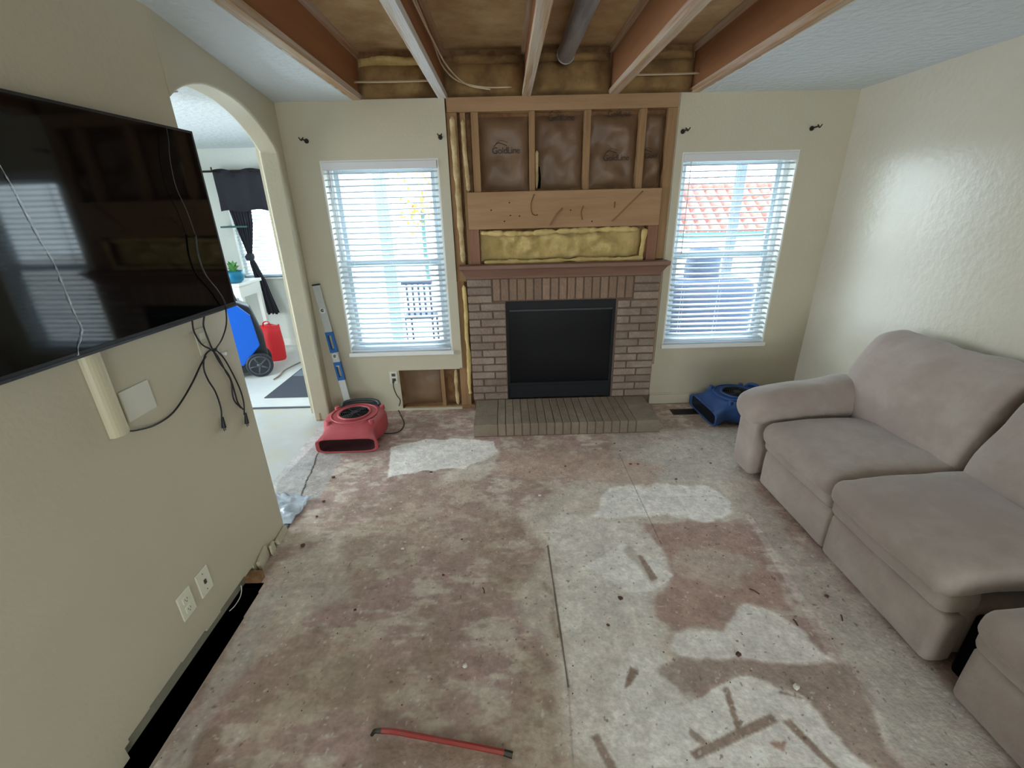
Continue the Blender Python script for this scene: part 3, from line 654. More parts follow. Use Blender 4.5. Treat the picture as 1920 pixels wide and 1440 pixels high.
# foam runs on the left
def run(name, label, pts, r, m, amp, parent=None):
    bm = B(); P = smooth_path(pts, 10); rings = []; seg = 10
    for i, p in enumerate(P):
        rr = r*(1+.45*mnoise.noise(Vector((p.z*13, p.x*5, amp)))+.2*mnoise.noise(Vector((p.z*37, 2, amp))))
        sgn = .3 if i in (0, len(P)-1) else 1
        rings.append([bm.verts.new(p+Vector((math.cos(2*math.pi*k/seg)*rr*sgn, math.sin(2*math.pi*k/seg)*rr*.55*sgn, 0))) for k in range(seg)])
    for a, b in zip(rings[:-1], rings[1:]):
        for k in range(seg): bm.faces.new((a[k], a[(k+1) % seg], b[(k+1) % seg], b[k]))
    bm.faces.new(rings[0]); bm.faces.new(rings[-1][::-1])
    o = link(name, bm, m, parent, smooth=True)
    if label: tag(o, label, 'foam', 'expanding foam runs')
    return o
run('expanding_foam', 'pale expanding foam run down the leftmost stud, from the top plate to the mantel', [(-.487, .008, 2.33), (-.484, .006, 2.1), (-.478, .006, 1.8), (-.472, .008, 1.5), (-.468, .008, 1.30)], .020, M_foamp, 1.)
run('expanding_foam', 'pale expanding foam in the narrow gap between the two left studs', [(-.412, .016, 2.31), (-.408, .014, 2.1), (-.40, .012, 1.95), (-.395, .016, 1.83)], .016, M_foamp, 5.)
run('expanding_foam', 'yellow expanding foam strip down the left side of the brick', [(-.478, .01, 1.12), (-.472, .012, .9), (-.48, .012, .7), (-.472, .01, .5), (-.482, .012, .25), (-.478, .012, .14)], .017, M_foam, 9.)
run('expanding_foam', 'thin foam bead beside the stud right of the first batt', [(.130, .03, 2.1), (.13, .03, 1.95), (.132, .03, 1.84)], .012, M_foamp, 12.)
# paper-faced batts
def text_mesh(body, size, loc, parent, name='printed_word', lean=0.):
    cu = bpy.data.curves.new('t', 'FONT'); cu.body = body; cu.size = size; cu.align_x = 'CENTER'; cu.extrude = .0006; cu.space_character = .92
    to = bpy.data.objects.new('t', cu); C.objects.link(to); bpy.context.view_layer.update()
    me = bpy.data.meshes.new_from_object(to.evaluated_get(bpy.context.evaluated_depsgraph_get())); bpy.data.objects.remove(to)
    me.transform(Matrix.Translation(loc) @ Matrix.Rotation(lean, 4, 'Y') @ Matrix.Rotation(math.pi/2, 4, 'X')); me.materials.clear(); me.materials.append(M_ink)
    o = bpy.data.objects.new(name, me); C.objects.link(o); o.parent = parent; o.matrix_parent_inverse = parent.matrix_basis.inverted(); return o
def batt(x0, x1, z0, z1, label, texts, seed, amp=.01, front=.045, m=None):
    r = thing('insulation_batt', label, 'insulation', ((x0+x1)/2, .07, z0), group='paper-faced insulation batts')
    lump('paper_facing', x0, x1, z0+.012, z1-.022, front, .098, m or M_kraft, r, amp=amp, sc=4.5, seed=seed, edge=.01)
    for (bx, bz, sz, bd) in texts:
        yb = front-.014
        text_mesh(bd, sz, (bx, yb, bz), r)
        bm = B(); tube(bm, [(bx-sz*1.5, yb, bz+sz*.75), (bx-sz*.9, yb, bz+sz*1.15), (bx+sz*.1, yb, bz+sz*.85)], .0025, seg=5, flat=.4); tube(bm, [(bx-sz*1.2, yb, bz+sz*1.1), (bx-sz*.6, yb, bz+sz*1.4), (bx+sz*.2, yb, bz+sz*1.2)], .0015, seg=5, flat=.4)
        link('printed_roof_mark', bm, M_ink, r)
    return r
batt(-.297, .073, 1.823, 2.355, 'paper-faced insulation batt with GoldLine print at mid height, leftmost in the stripped wall', [(-.10, 2.085, .062, 'GoldLine')], 1.)
batt(.116, .481, 1.823, 2.355, 'paper-faced insulation batt with print at its top edge only, second from left', [(.31, 2.292, .058, 'GoldLine')], 5., amp=.016)
batt(.527, .887, 1.823, 2.355, 'creased paper-faced insulation batt with two GoldLine prints, third from left', [(.735, 2.31, .05, 'GoldLine'), (.73, 2.02, .058, 'GoldLine')], 9., amp=.03)
batt(.936, 1.089, 1.823, 2.355, 'crinkled narrow paper-faced batt, rightmost in the stripped wall', [(.995, 2.03, .05, 'Gold')], 14., amp=.05)
bm = B(); tube(bm, [(.145, .028, 1.84), (.150, .02, 1.88), (.152, .018, 1.93), (.148, .026, 1.99)], [.016, .006], seg=10, flat=.5)  # solid black lens put in for the darkness of a gap
tag(link('gap_shade_lens', bm, M_black, smooth=True), 'black lens standing in for the dark gap beside the stud right of the first batt', 'dark gap')
# wide board with stains
r = thing('wide_board', 'wide pine board nailed across the studs above the yellow foam', 'board', (.34, 0, 1.55))
sbox('board', M_ply, -.407, 1.088, -.012, .0115, 1.553, 1.822, r, bevel=.002)
bm = B()
for (u, v) in ((955,380),(921,394),(957,404),(974,405),(946,415),(1070,394),(1007,403),(1110,415)):
    bm = B(); p = PY(u, v, -.012); cyl(bm, (p.x, -.011, p.z), (0, -1, 0), .006, .0015, 8); link('nail_mark', bm, M_ink, r)
M_glue = mat('glue_brown', rgb(134, 92, 54), .6)
for pts, w in (([(1002,364),(996,382),(998,400),(1005,404)], .008), ([(1054,390),(1044,400),(1036,412),(1030,422)], .011), ([(1094,386),(1090,398),(1092,412)], .009), ([(1205,358),(1180,382),(1160,402),(1146,415)], .008), ([(1153,378),(1152,390)], .008)):
    bm = B(); tube(bm, [PY(u, v, -.0125) for u, v in pts], w, flat=.25); link('glue_line', bm, M_glue, r, smooth=True)
r = thing('foam_panel', 'lumpy bright yellow foam panel directly above the mantel', 'foam', (.34, .05, 1.28))
lump('foam_face', -.325, 1.008, 1.295, 1.535, .035, .098, M_foam, r, amp=.045, sc=7, seed=3., edge=.012)
for pts, rr, sd in (([(-.32, .01, 1.525), (0, -.005, 1.515), (.3, .0, 1.525), (.7, -.005, 1.53), (.93, .0, 1.525)], .020, 2.), ([(-.3, .01, 1.30), (.1, .0, 1.297), (.5, -.006, 1.305), (.8, .0, 1.30), (.99, .0, 1.305)], .017, 8.)):
    bm = B(); P = smooth_path(pts, 24); rings = []
    for i, p in enumerate(P):
        q = rr*(1+.75*mnoise.noise(Vector((p.x*9, sd, 0)))+.55*mnoise.noise(Vector((p.x*27, sd, 4)))); q *= .3 if i in (0, len(P)-1) else 1
        rings.append([bm.verts.new(p+Vector((0, math.cos(2*math.pi*k/10)*q*.8, math.sin(2*math.pi*k/10)*q))) for k in range(10)])
    for a, b in zip(rings[:-1], rings[1:]):
        for k in range(10): bm.faces.new((a[k], a[(k+1) % 10], b[(k+1) % 10], b[k]))
    bm.faces.new(rings[0]); bm.faces.new(rings[-1]); link('foam_bead', bm, M_foam, r, smooth=True)
run('foam_bead', None, [(.985, .0, 1.53), (.978, -.006, 1.45), (.972, .0, 1.36), (.97, .0, 1.31)], .020, M_foam, 4., parent=r)
tag(sbox('short_board', M_red, -.407, -.33, .0, .06, 1.285, 1.552, bevel=.002), 'short red-brown upright board left of the yellow foam panel', 'board')
tag(sbox('short_board', M_red, 1.010, 1.089, .0, .06, 1.285, 1.552, bevel=.002), 'short red-brown upright board right of the yellow foam panel', 'board')
# low opened patch
tag(lump('backer_panel', -1.10, -.74, .035, .39, .07, .098, M_kraft, amp=.006, sc=4, seed=21), 'brown paper-faced panel in the low wall opening beside the outlet', 'panel')
tag(sbox('wall_stud', M_stud, -.735, -.705, 0, .40, .02, .098) if False else sbox('wall_stud', M_stud, -.737, -.705, .02, .098, 0, .42, bevel=.002), 'narrow stud in the middle of the low wall opening', 'stud', 'exposed wall studs')
tag(lump('backer_panel', -.702, -.57, .035, .42, .06, .098, M_osb, amp=.01, sc=6, seed=24), 'dark brown panel in the low wall opening nearest the brick', 'panel')
run('expanding_foam', 'thin stained foam bead in the low wall opening near the floor', [(-.60, .04, .38), (-.605, .04, .2), (-.60, .035, .03)], .016, M_foamp, 15.)
# bottom plate
tag(sbox('bottom_plate', M_stud, -1.09, -.44, .015, .097, .0, .03, bevel=.002), 'wooden bottom plate along the floor of the low wall opening', 'board')
# ------------------------------------------------------------------ fireplace
fp = thing('fireplace', 'grey-brown brick fireplace with black firebox, hearth and red-brown mantel', 'fireplace', (.33, -.2, 0))
BX0, BX1, FX_0, FX_1, FZ0, FZ1, ZT, ZB = -.443, 1.130, -.140, .787, .112, .985, 1.178, .108
YF = -.055
bm = B(); panel(bm, (BX0+.004, BX1-.004), (0, ZT), [(FX_0+.004, FX_1-.004, 0, FZ1+.003)], YF+.006, .10, YX); link('mortar', bm, M_mortar, fp)
bm = B(); bt = B(); pitch = (ZT-ZB)/16; g = .012
bR = B()
def bk(b, x0, x1, z0, z1, yf=YF):
    if b is bm and x0 > .3: b = bR
    j = random.uniform(-.002, .002); box(b, x0, x1, yf+j, YF+.03, z0, z1)
for r_ in range(16):
    z0 = ZB+r_*pitch+g/2; z1 = z0+pitch-g
    top = z0 > FZ1-.01
    odd = r_ % 2
    if top: bk(bm, BX0, BX0+.194, z0, z1); bk(bm, .925, BX1, z0, z1)
    else:
        w = FX_0-BX0
        if odd: bk(bm, BX0, BX0+w*.66-g/2, z0, z1); bk(bm, BX0+w*.66+g/2, FX_0, z0, z1)
        else: bk(bm, BX0, BX0+w*.32-g/2, z0, z1); bk(bm, BX0+w*.32+g/2, FX_0, z0, z1)
        w = BX1-FX_1
        if odd: bk(bm, FX_1+.012, FX_1+w*.60-g/2, z0, z1); bk(bm, FX_1+w*.60+g/2, BX1, z0, z1)
        else: bk(bm, FX_1+.012, FX_1+w*.34-g/2, z0, z1); bk(bm, FX_1+w*.34+g/2, BX1, z0, z1)
sx0, sx1 = -.241, .917; ns = 17; sp = (sx1-sx0)/ns
for i in range(ns):
    bk(bt, sx0+i*sp+g/2, sx0+(i+1)*sp-g/2, FZ1+.012, ZT-.006, YF+.001)
for b_ in (bm, bt, bR): bmesh.ops.bevel(b_, geom=b_.edges[:], offset=.0035, segments=1, affect='EDGES')
link('brick_pier', bm, M_brick, fp); link('brick_pier', bR, M_brick, fp); link('soldier_bricks', bt, M_brickt, fp)
# hearth
HX0, HX1, HY0, HZ = -.420, 1.078, -.549, .109
bm = B(); box(bm, HX0+.004, HX1-.004, HY0+.004, YF+.01, 0, HZ-.004); link('hearth_mortar', bm, M_mortar, fp)
bm = B(); ew = .195
def hb(x0, x1, y0, y1): box(bm, x0+.003, x1-.003, y0+.003, y1-.003, .004, HZ+random.uniform(-.001, .001))
ymid = (HY0+YF)/2
for xa, xb in ((HX0, HX0+ew), (HX1-ew, HX1)):
    for k in range(3): yy = HY0+(YF-HY0)*k/3; hb(xa, xb, yy, yy+(YF-HY0)/3)
nh = 17; hp = (HX1-HX0-2*ew)/nh
for i in range(nh):
    x = HX0+ew+i*hp; ym = ymid+(.0 if i % 2 else .03)
    hb(x, x+hp, HY0, ym); hb(x, x+hp, ym, YF)
bmesh.ops.bevel(bm, geom=bm.edges[:], offset=.003, segments=1, affect='EDGES'); link('hearth_bricks', bm, M_hearth, fp)
# firebox
bm = B(); panel(bm, (FX_0, FX_1), (FZ0, FZ1), [(FX_0+.028, FX_1-.028, FZ0+.15, FZ1-.075)], -.04, -.010, YX); link('firebox_frame', bm, M_blackmet, fp, bevel=.002)
bm = B(); box(bm, FX_0+.02, FX_1-.02, -.024, -.018, FZ0+.14, FZ1-.06); link('firebox_glass', bm, M_blackgls, fp)
bm = B(); box(bm, FX_0+.035, FX_1-.03, -.050, -.038, FZ1-.085, FZ1-.068); link('hood_strip', bm, M_grill, fp, bevel=.003)
bm = B(); box(bm, FX_0+.02, FX_1-.02, -.046, -.038, FZ0+.135, FZ0+.15); box(bm, FX_0+.02, FX_1-.02, -.046, -.038, FZ0+.01, FZ0+.12); link('louver_panel', bm, M_blackmet, fp, bevel=.002)
bm = B(); box(bm, FX_0, FX_1, -.009, .09, FZ0, FZ1); link('firebox_body', bm, M_black, fp)
bm = B()
for i in range(4): tube(bm, [(-.0+i*.17, -.0279, .40+random.uniform(0, .05)), (.1+i*.17, -.0279, .45+random.uniform(-.05, .08)), (.2+i*.17, -.0279, .38)], .035, flat=.02)
bm.free()
# mantel: stacked moulding profile
bm = B(); prof = [(1.290, .150, .050), (1.262, .150, .050), (1.255, .135, .040), (1.240, .120, .030), (1.215, .100, .016), (1.195, .088, .006), (1.180, .085, .002)]
rings = []
for z, dpt, ex in prof:
    rings.append([bm.verts.new((BX0-ex, YF+.03, z)), bm.verts.new((BX0-ex, YF-dpt+.06, z)), bm.verts.new((BX1-.01+ex, YF-dpt+.06, z)), bm.verts.new((BX1-.01+ex, YF+.03, z))])
for a, b in zip(rings[:-1], rings[1:]):
    for k in range(4): bm.faces.new((a[k], a[(k+1) % 4], b[(k+1) % 4], b[k]))
bm.faces.new(rings[0]); bm.faces.new(rings[-1][::-1]); link('mantel_shelf', bm, M_mantel, fp, bevel=.002)
# ------------------------------------------------------------------ television + cords on the left wall
TX = TVX+.11; ty1 = -1.695
t = thing('television', 'large black flat television on the left wall, clear film peeling off its left side', 'television', (TX, ty1, 1.33))
ty1 = -1.695; ty0 = ty1-1.24; tz0, tz1 = 1.330, 2.012
bm = B(); box(bm, TX-.035, TX-.006, ty0, ty1, tz0, tz1); link('back_panel', bm, M_tvb, t, bevel=.004)
bm = B(); panel(bm, (ty0, ty1), (tz0, tz1), [(ty0+.008, ty1-.008, tz0+.016, tz1-.008)], TX-.006, TX, XY_); link('bezel', bm, M_tvb, t, bevel=.0015)
bm = B(); box(bm, TX-.0059, TX-.002, ty0+.007, ty1-.007, tz0+.015, tz1-.007); link('screen', bm, M_screen, t)
bm = B(); box(bm, TX-.004, TX+.003, ty0+.002, ty1-.002, tz0-.003, tz0+.006); link('bottom_strip', bm, M_tvs, t, bevel=.001)
bm = B(); box(bm, TVX+.02, TX-.034, ty0+.5, ty0+.8, tz0+.2, tz0+.5); link('wall_mount', bm, M_blackmet, t)
# peeling film edge, its glints coloured in as a whitish diagonal strip
edge = [PX(u, v, TX+.001) for u, v in ((0,255),(30,310),(55,355),(80,405),(103,450),(128,495),(146,540),(166,590),(178,618),(172,650),(172,668))]
bm = B(); P = smooth_path(edge, 6); pv = None
for i, p in enumerate(P):
    w = .0008+.007*max(0, mnoise.noise(Vector((i*.6, 3, 1)))); lf = .001+.005*abs(mnoise.noise(Vector((i*.3, 8, 1))))
    cur = [bm.verts.new((TX+.0005, p.y-w, p.z)), bm.verts.new((TX+lf, p.y, p.z)), bm.verts.new((TX+.0005, p.y+w*.5, p.z))]
    if pv:
        bm.faces.new((pv[0], pv[1], cur[1], cur[0])); bm.faces.new((pv[1], pv[2], cur[2], cur[1]))
    pv = cur
o = link('film_edge_glint', bm, M_film, t); md = o.modifiers.new('s', 'SOLIDIFY'); md.thickness = .0004
ft = M_film.node_tree; 
M_film.node_tree.nodes['Principled BSDF'].inputs['Alpha'].default_value = .30
t.rotation_euler = (0, 0, math.radians(-3.0))   # turn added to shift the window's reflection on the screen
# cords
WX = TVX+.012
def pw(l, x=None): return [PX(u, v, WX if x is None else x) for u, v in l]
r = thing('hanging_cord', 'bundle of black cords hanging knotted below the right end of the television', 'cord', (TVX+.02, -1.75, 1.25))
front = pw([(312,238),(316,262),(319,300),(330,350),(350,395),(366,440),(372,480),(385,515),(408,545),(420,565)], TX+.008)
tb('thin_cable', M_dark, front[:6], .0011, r)
tb('cord', M_cord, front[5:]+[PX(424, 585, TX-.005), PX(424, 610, TVX+.05), PX(416,636, WX+.01), PX(404,655, WX+.02)], .0032, r)
tb('cord', M_cord, [PX(360,598, TX-.03)]+pw([(364,622),(378,645),(397,656),(408,668),(424,698),(433,715),(438,748),(452,765)]), .0034, r)
tb('cord', M_cord, [PX(383,592, TX-.03)]+pw([(382,612),(392,640),(398,654),(412,680),(430,705),(440,735),(446,755),(456,768)]), .0034, r)
tb('cord', M_cord, pw([(416,790),(414,765),(404,735),(390,712),(382,690),(384,668),(394,657),(404,656),(420,672),(436,700),(450,730),(457,755),(458,778)]), .0034, r)
tb('cord', M_cord, pw([(386,668),(376,685),(362,715),(342,750),(320,778),(290,797),(258,806),(240,808)]), .0036, r)
bm = B()
p = pw([(402,656)])[0]; rbox(bm, p, (.02, .02, .014), .006, (6, 6, 6)); link('tie', bm, M_cord, r, smooth=True)
for (u, v, nm) in ((418, 796, 0), (461, 788, 1)):
    a = PX(u-1, v-14, WX); b = PX(u+2, v+6, WX); bm = B(); tube(bm, [a, (a+b)/2, b], [.005, .0105], seg=10); q_ = link('plug', bm, M_cord, r, smooth=True)
    bm = B()
    for s_ in (-.005, .005): tube(bm, [b+Vector((0, s_, 0)), b+Vector((0, s_+.002, -.016))], .0017, seg=6, smooth=False)
    link('plug_prong', bm, M_tvs, q_)
# cord cover raceway
a, b, c_, d_ = PX(143, 690, TVX), PX(183, 672, TVX), PX(237, 808, TVX), PX(205, 823, TVX)
r = thing('cord_cover', 'cream cord cover channel running down the wall from under the television', 'cord cover', (TVX, (a.y+b.y)/2, 1.0))
yc = (c_.y+d_.y)/2; bm = B(); rings = []
for z in (1.028, 1.45):
    rings.append([bm.verts.new((TVX+.001+.028*max(0, math.sin(th))**.8, yc-.034*math.cos(th), z)) for th in [math.pi*k/10 for k in range(11)]])
for k in range(10): bm.faces.new((rings[0][k], rings[0][k+1], rings[1][k+1], rings[1][k]))
for g_ in rings: bm.faces.new(g_)
bm.faces.new((rings[0][0], rings[1][0], rings[1][-1], rings[0][-1])); link('channel', bm, M_cover, r, smooth=False, bevel=.001)
# plates
def wplate(name, label, cat, y0, y1, z0, z1, m, group=None, deep=.006):
    r = thing(name, label, cat, (TVX, (y0+y1)/2, z0), group=group); bm = B(); box(bm, TVX, TVX+deep, y0, y1, z0, z1); link('plate', bm, m, r, bevel=.0025); return r
wplate('blank_plate', 'blank white square cover plate beside the cord cover', 'wall plate', -2.295, -2.165, 1.047, 1.158, M_plate, deep=.008)
r = wplate('wall_outlet', 'painted-over outlet plate behind the hanging cords', 'outlet', -1.86, -1.785, 1.145, 1.26, M_platep)
bm = B(); 
for zz in (1.18, 1.225): bm = B(); box(bm, TVX+.005, TVX+.009, -1.84, -1.805, zz-.014, zz+.014); link('socket', bm, M_platep, r, bevel=.003)
p = PX(420, 663, TVX+.012); bm = B(); cyl(bm, (TVX+.001, p.y, p.z), (1, 0, 0), .008, .02, 12); tag(link('white_peg', bm, M_white), 'tiny white peg on the wall beside the cord bundle', 'peg')
for y0, lab, kind in ((-2.345, 'lower-left white outlet plate with two sockets near the gap in the floor', 0), (-2.232, 'upper-right ivory plate with one small toggle, beside the twin-socket outlet', 1)):
    r = wplate('wall_outlet' if not kind else 'wall_switch', lab, 'outlet' if not kind else 'switch', y0-.037, y0+.037, .203, .320, M_platei, 'pair of low wall plates' if 0 else None)
    if not kind:
        for zz in (.238, .285):
            bm = B(); box(bm, TVX+.005, TVX+.009, y0-.017, y0+.017, zz-.015, zz+.015); s_ = link('socket', bm, M_platei, r, bevel=.004)
            bm = B()
            for q_ in (-.007, .005): box(bm, TVX+.0085, TVX+.0096, y0+q_, y0+q_+.002, zz-.003, zz+.006)
            cyl(bm, (TVX+.0085, y0, zz-.009), (1, 0, 0), .0025, .001, 8); link('slots', bm, M_slot, s_)
    else:
        bm = B(); box(bm, TVX+.005, TVX+.010, y0-.006, y0+.006, .252, .272); link('toggle', bm, M_slot, r, bevel=.001)
        bm = B(); cyl(bm, (TVX+.005, y0, .302), (1, 0, 0), .003, .0015, 8); link('screw', bm, M_slot, r); bm = B(); cyl(bm, (TVX+.005, y0, .222), (1, 0, 0), .003, .0015, 8); link('screw', bm, M_slot, r)
# broken base pieces beside the slot
scr = [((TVX+.012, -1.86, .035), (.012, .10, .075), .15, .1, 'cream painted wall scrap at the far end of the floor gap'), ((TVX+.018, -1.775, .028), (.012, .05, .055), -.2, .2, 'small cream drywall scrap, middle one of three along the left wall base'),
       ((TVX+.014, -1.67, .02), (.016, .115, .038), .05, .05, 'long white baseboard scrap at the corner by the plastic sheet')]
for c_, s_, rx, rz, lab in scr:
    bm = B(); Mx = Matrix.Translation(c_) @ Matrix.Rotation(rz, 4, 'Z') @ Matrix.Rotation(rx, 4, 'X'); box(bm, -s_[0]/2, s_[0]/2, -s_[1]/2, s_[1]/2, -s_[2]/2, s_[2]/2, Mx)
    for v in bm.verts: v.co += Vector((0, random.uniform(-.006, .006), random.uniform(-.004, .004)))
    tag(link('wall_scrap', bm, M_wall, bevel=.001), lab, 'scrap', 'broken base scraps')
tag(sbox('stud_block', M_osb, TVX-.07, TVX+.06, SL1-.058, SL1-.02, -.01, .045, bevel=.003), 'brown wood block showing inside the far end of the floor gap', 'wood block')
tag(tb('loose_wire', M_plate, [PX(452,1098,TVX-.004), PX(453,1106,TVX+.004), PX(450,1120,TVX+.012), PX(440,1136,TVX+.006), PX(430,1146,TVX-.01)], .002), 'thin pale wire looping out of the floor gap', 'wire')
# ------------------------------------------------------------------ curtain rod brackets
for (u, v, dx, lab) in ((573,264,.04,'dark curtain rod bracket upper left of the left window'), (825,257,.012,'dark curtain rod bracket between the left window and the stripped wall'), (1282,246,.03,'dark curtain rod bracket upper left of the right window, beside the stripped wall'), (1525,240,.05,'dark curtain rod bracket upper right of the right window, near the corner')):
    p = PY(u, v, -.02); r = thing('curtain_bracket', lab, 'bracket', (p.x, 0, p.z), group='curtain rod brackets')
    bm = B(); cyl(bm, (p.x, 0, p.z), (0, -1, 0), .016, .006, 16); link('wall_disc', bm, M_iron, r)
    s = -1 if dx in (.04,) else 1
    tb('arm', M_iron, [(p.x, -.004, p.z), (p.x, -.045, p.z+.002), (p.x+s*.006, -.075, p.z+.004)], .005, r)
    bm = B(); tube(bm, [(p.x+s*.006-.016, -.082, p.z+.014), (p.x+s*.006, -.082, p.z-.006), (p.x+s*.006+.016, -.082, p.z+.014)], .004); link('cradle', bm, M_iron, r, smooth=True)
# ------------------------------------------------------------------ left back outlet + fan cord
r = thing('wall_outlet', 'white outlet on the back wall beside the low opening, black cord plugged in', 'outlet', (-1.145, 0, .29))
bm = B(); box(bm, -1.185, -1.115, -.005, 0, .27, .385); link('plate', bm, M_plate, r, bevel=.002)
bm = B(); box(bm, -1.165, -1.133, -.008, -.004, .34, .365); link('socket', bm, M_slot, r); bm = B(); box(bm, -1.165, -1.133, -.008, -.004, .295, .32); link('socket', bm, M_slot, r)
r = thing('power_cord', 'black power cord from the back wall outlet to the red air mover', 'cord', (-1.1, -.2, 0))
bm = B(); tube(bm, [(-1.149, -.004, .312), (-1.149, -.03, .306), (-1.149, -.045, .292)], .010, seg=10); link('plug', bm, M_slot, r, smooth=True)
tb('cable', M_cord, [(-1.149, -.045, .292), (-1.145, -.06, .25), (-1.13, -.055, .18), (-1.105, -.05, .12)]+[PZ(u, v, .007) for u, v in ((747,768),(756,788),(757,798),(750,808),(738,812),(722,813),(712,812))], .0042, r)
# ------------------------------------------------------------------ air movers
def air_mover(loc, rz, label, body, dark, hdark, handle=True, sc=1.0):
    r = bpy.data.objects.new('air_mover', None); C.objects.link(r); tag(r, label, 'air mover', 'drying fans')
    def lk(n, bm, m, smooth=True, parent=None, bevel=0.):
        o = link(n, bm, m, None, smooth=smooth, bevel=bevel); o.parent = parent or r; return o
    W, Hh = .235, .205
    st = [(-.275, .232, .006, .118, 5), (-.262, .236, .0, .124, 5), (-.25, .228, .004, .125, 5), (-.20, .205, .006, .150, 4.5), (-.165, .198, .008, .180, 4), (-.12, .215, .008, .198, 4), (-.06, .236, .008, .204, 4.5), (0, .244, .008, .205, 4.5), (.06, .240, .008, .205, 4.5), (.11, .222, .008, .204, 4.5), (.155, .190, .010, .202, 4.2), (.19, .145, .012, .198, 4), (.212, .09, .02, .19, 3.5), (.22, .04, .04, .17, 3)]
    bm = B(); seg = 40; rings = []
    def ring(y, w, z0, z1, e, k=1.0):
        cz = (z0+z1)/2; hz = (z1-z0)/2*k; w *= k; out = []
        for i in range(seg):
            th = 2*math.pi*i/seg; c, s = math.cos(th), math.sin(th)
            out.append(bm.verts.new((math.copysign(abs(c)**(2/e), c)*w, y, cz+math.copysign(abs(s)**(2/e), s)*hz)))
        return out
    inner = ring(-.262, .232, .006, .118, 5, .90); rings = [inner]+[ring(*s) for s in st]
    for a, b in zip(rings[:-1], rings[1:]):
        for k in range(seg): bm.faces.new((a[k], a[(k+1) % seg], b[(k+1) % seg], b[k]))
    bm.faces.new(rings[-1]); lk('housing', bm, body)
    bm = B(); c0_ = ring(-.264, .232, .006, .118, 5, .905); c1_ = ring(-.16, .200, .012, .150, 5, .88)
    for k in range(seg): bm.faces.new((c0_[k], c0_[(k+1) % seg], c1_[(k+1) % seg], c1_[k]))
    bm.faces.new(c1_); lk('outlet', bm, dark)
    # inlet ring, grille, motor
    cy = .005
    bm = B(); torus(bm, (0, cy, .206), (0, 0, 1), .122, .010, 40, 8); torus(bm, (0, cy, .202), (0, 0, 1), .178, .006, 40, 8); lk('inlet_ring', bm, body)
    bm = B(); cyl(bm, (0, cy, .2045), (0, 0, 1), .118, .001, 36); lk('inlet_void', bm, M_black)
    bm = B()
    for R_ in (.03, .045, .06, .075, .09, .105): torus(bm, (0, cy, .212), (0, 0, 1), R_, .0018, 32, 5)
    for k in range(8):
        a = math.pi*k/4; tube(bm, [(0, cy, .2125), (math.cos(a)*.115, cy+math.sin(a)*.115, .2105)], .0022, seg=5, smooth=False)
    g_ = lk('grille', bm, M_grill)
    bm = B(); cyl(bm, (0, cy, .2075), (0, 0, 1), .028, .008, 20); lk('motor_hub', bm, M_grill, parent=g_, smooth=False)
    for (x, y) in ((-.165, -.13), (.165, -.13), (-.185, .14), (.185, .14)):
        bm = B(); cyl(bm, (x, y, .17), (0, 0, 1), .022, .036, 16, r2=.018); o = lk('corner_boss', bm, body, smooth=False, bevel=.004)
    bm = B(); box(bm, -.17, .17, -.275, -.26, .118, .128); lk('lip', bm, body, smooth=False, bevel=.003)
    if handle:
        bm = B(); tube(bm, [(-.15, .16, .19), (-.14, .20, .215), (-.07, .225, .222), (.05, .23, .222), (.13, .21, .215), (.16, .165, .20)], .013, seg=10); lk('handle', bm, hdark)
        bm = B(); box(bm, -.15, .15, .17, .245, .07, .20); lk('handle_panel', bm, hdark, smooth=False, bevel=.012)
    for (x, y) in ((-.16, -.2), (.16, -.2), (-.15, .13), (.15, .13)):
        bm = B(); cyl(bm, (x, y, 0), (0, 0, 1), .014, .02, 12); lk('foot', bm, hdark, smooth=False)
    r.location = loc; r.rotation_euler = (0, 0, rz); r.scale = (sc, sc, sc); return r
air_mover((-1.372, -.466, 0), math.radians(1), 'red carpet air mover on the floor in the left back corner', M_afred, M_afdark, M_handle)
air_mover((1.80, -.27, 0), math.radians(-88), 'blue air mover half hidden behind the sofa arm', M_afblue, M_afdarkb, M_afblue, handle=True, sc=1.02)
# floor vent beside the blue air mover
r = thing('floor_register', 'dark brown floor vent grille beside the blue air mover', 'floor vent', (1.38, -.19, 0))
bm = B(); box(bm, 1.30, 1.53, -.245, -.14, .0008, .006); link('frame', bm, M_iron, r, bevel=.001)
bm = B()
for i in range(14): box(bm, 1.315+i*.015, 1.321+i*.015, -.232, -.153, .006, .008)
link('grille', bm, M_blackmet, r)
# ------------------------------------------------------------------ spirit level leaning in the corner
r = thing('spirit_level', 'long aluminium spirit level with blue grips leaning in the left back corner', 'level', (-1.56, -.07, 0))
pb = Vector((-1.548, -.085, .01)); pt = Vector((-1.678, -.018, 1.165)); ax = (pt-pb).normalized(); Lv = (pt-pb).length
sx_ = Vector((1, 0, .1)); sx_ = (sx_-ax*sx_.dot(ax)).normalized(); sy_ = ax.cross(sx_)
ML = Matrix((sx_, sy_, ax)).transposed().to_4x4(); ML.translation = pb
def lbox(n, m, a, b, c, d, e, f, bevel=.002, parent=None):
    bm = B(); box(bm, a, b, c, d, e, f, ML); return link(n, bm, m, parent or r, bevel=bevel)
bm = B()
def lseg(z0, z1, hole=False):
    if not hole: box(bm, -.029, .029, -.011, .011, z0, z1, ML)
    else:
        box(bm, -.029, -.015, -.011, .011, z0, z1, ML); box(bm, .015, .029, -.011, .011, z0, z1, ML)
lseg(.0, .075); lseg(.075, .115, True); lseg(.115, .34); lseg(.34, .46, True); lseg(.46, .54); lseg(.54, .57, True); lseg(.57, .60); lseg(.60, .74, True); lseg(.74, .93); lseg(.93, .97, True); lseg(.97, Lv-.01)
link('rail', bm, M_alu, r, bevel=.0015)
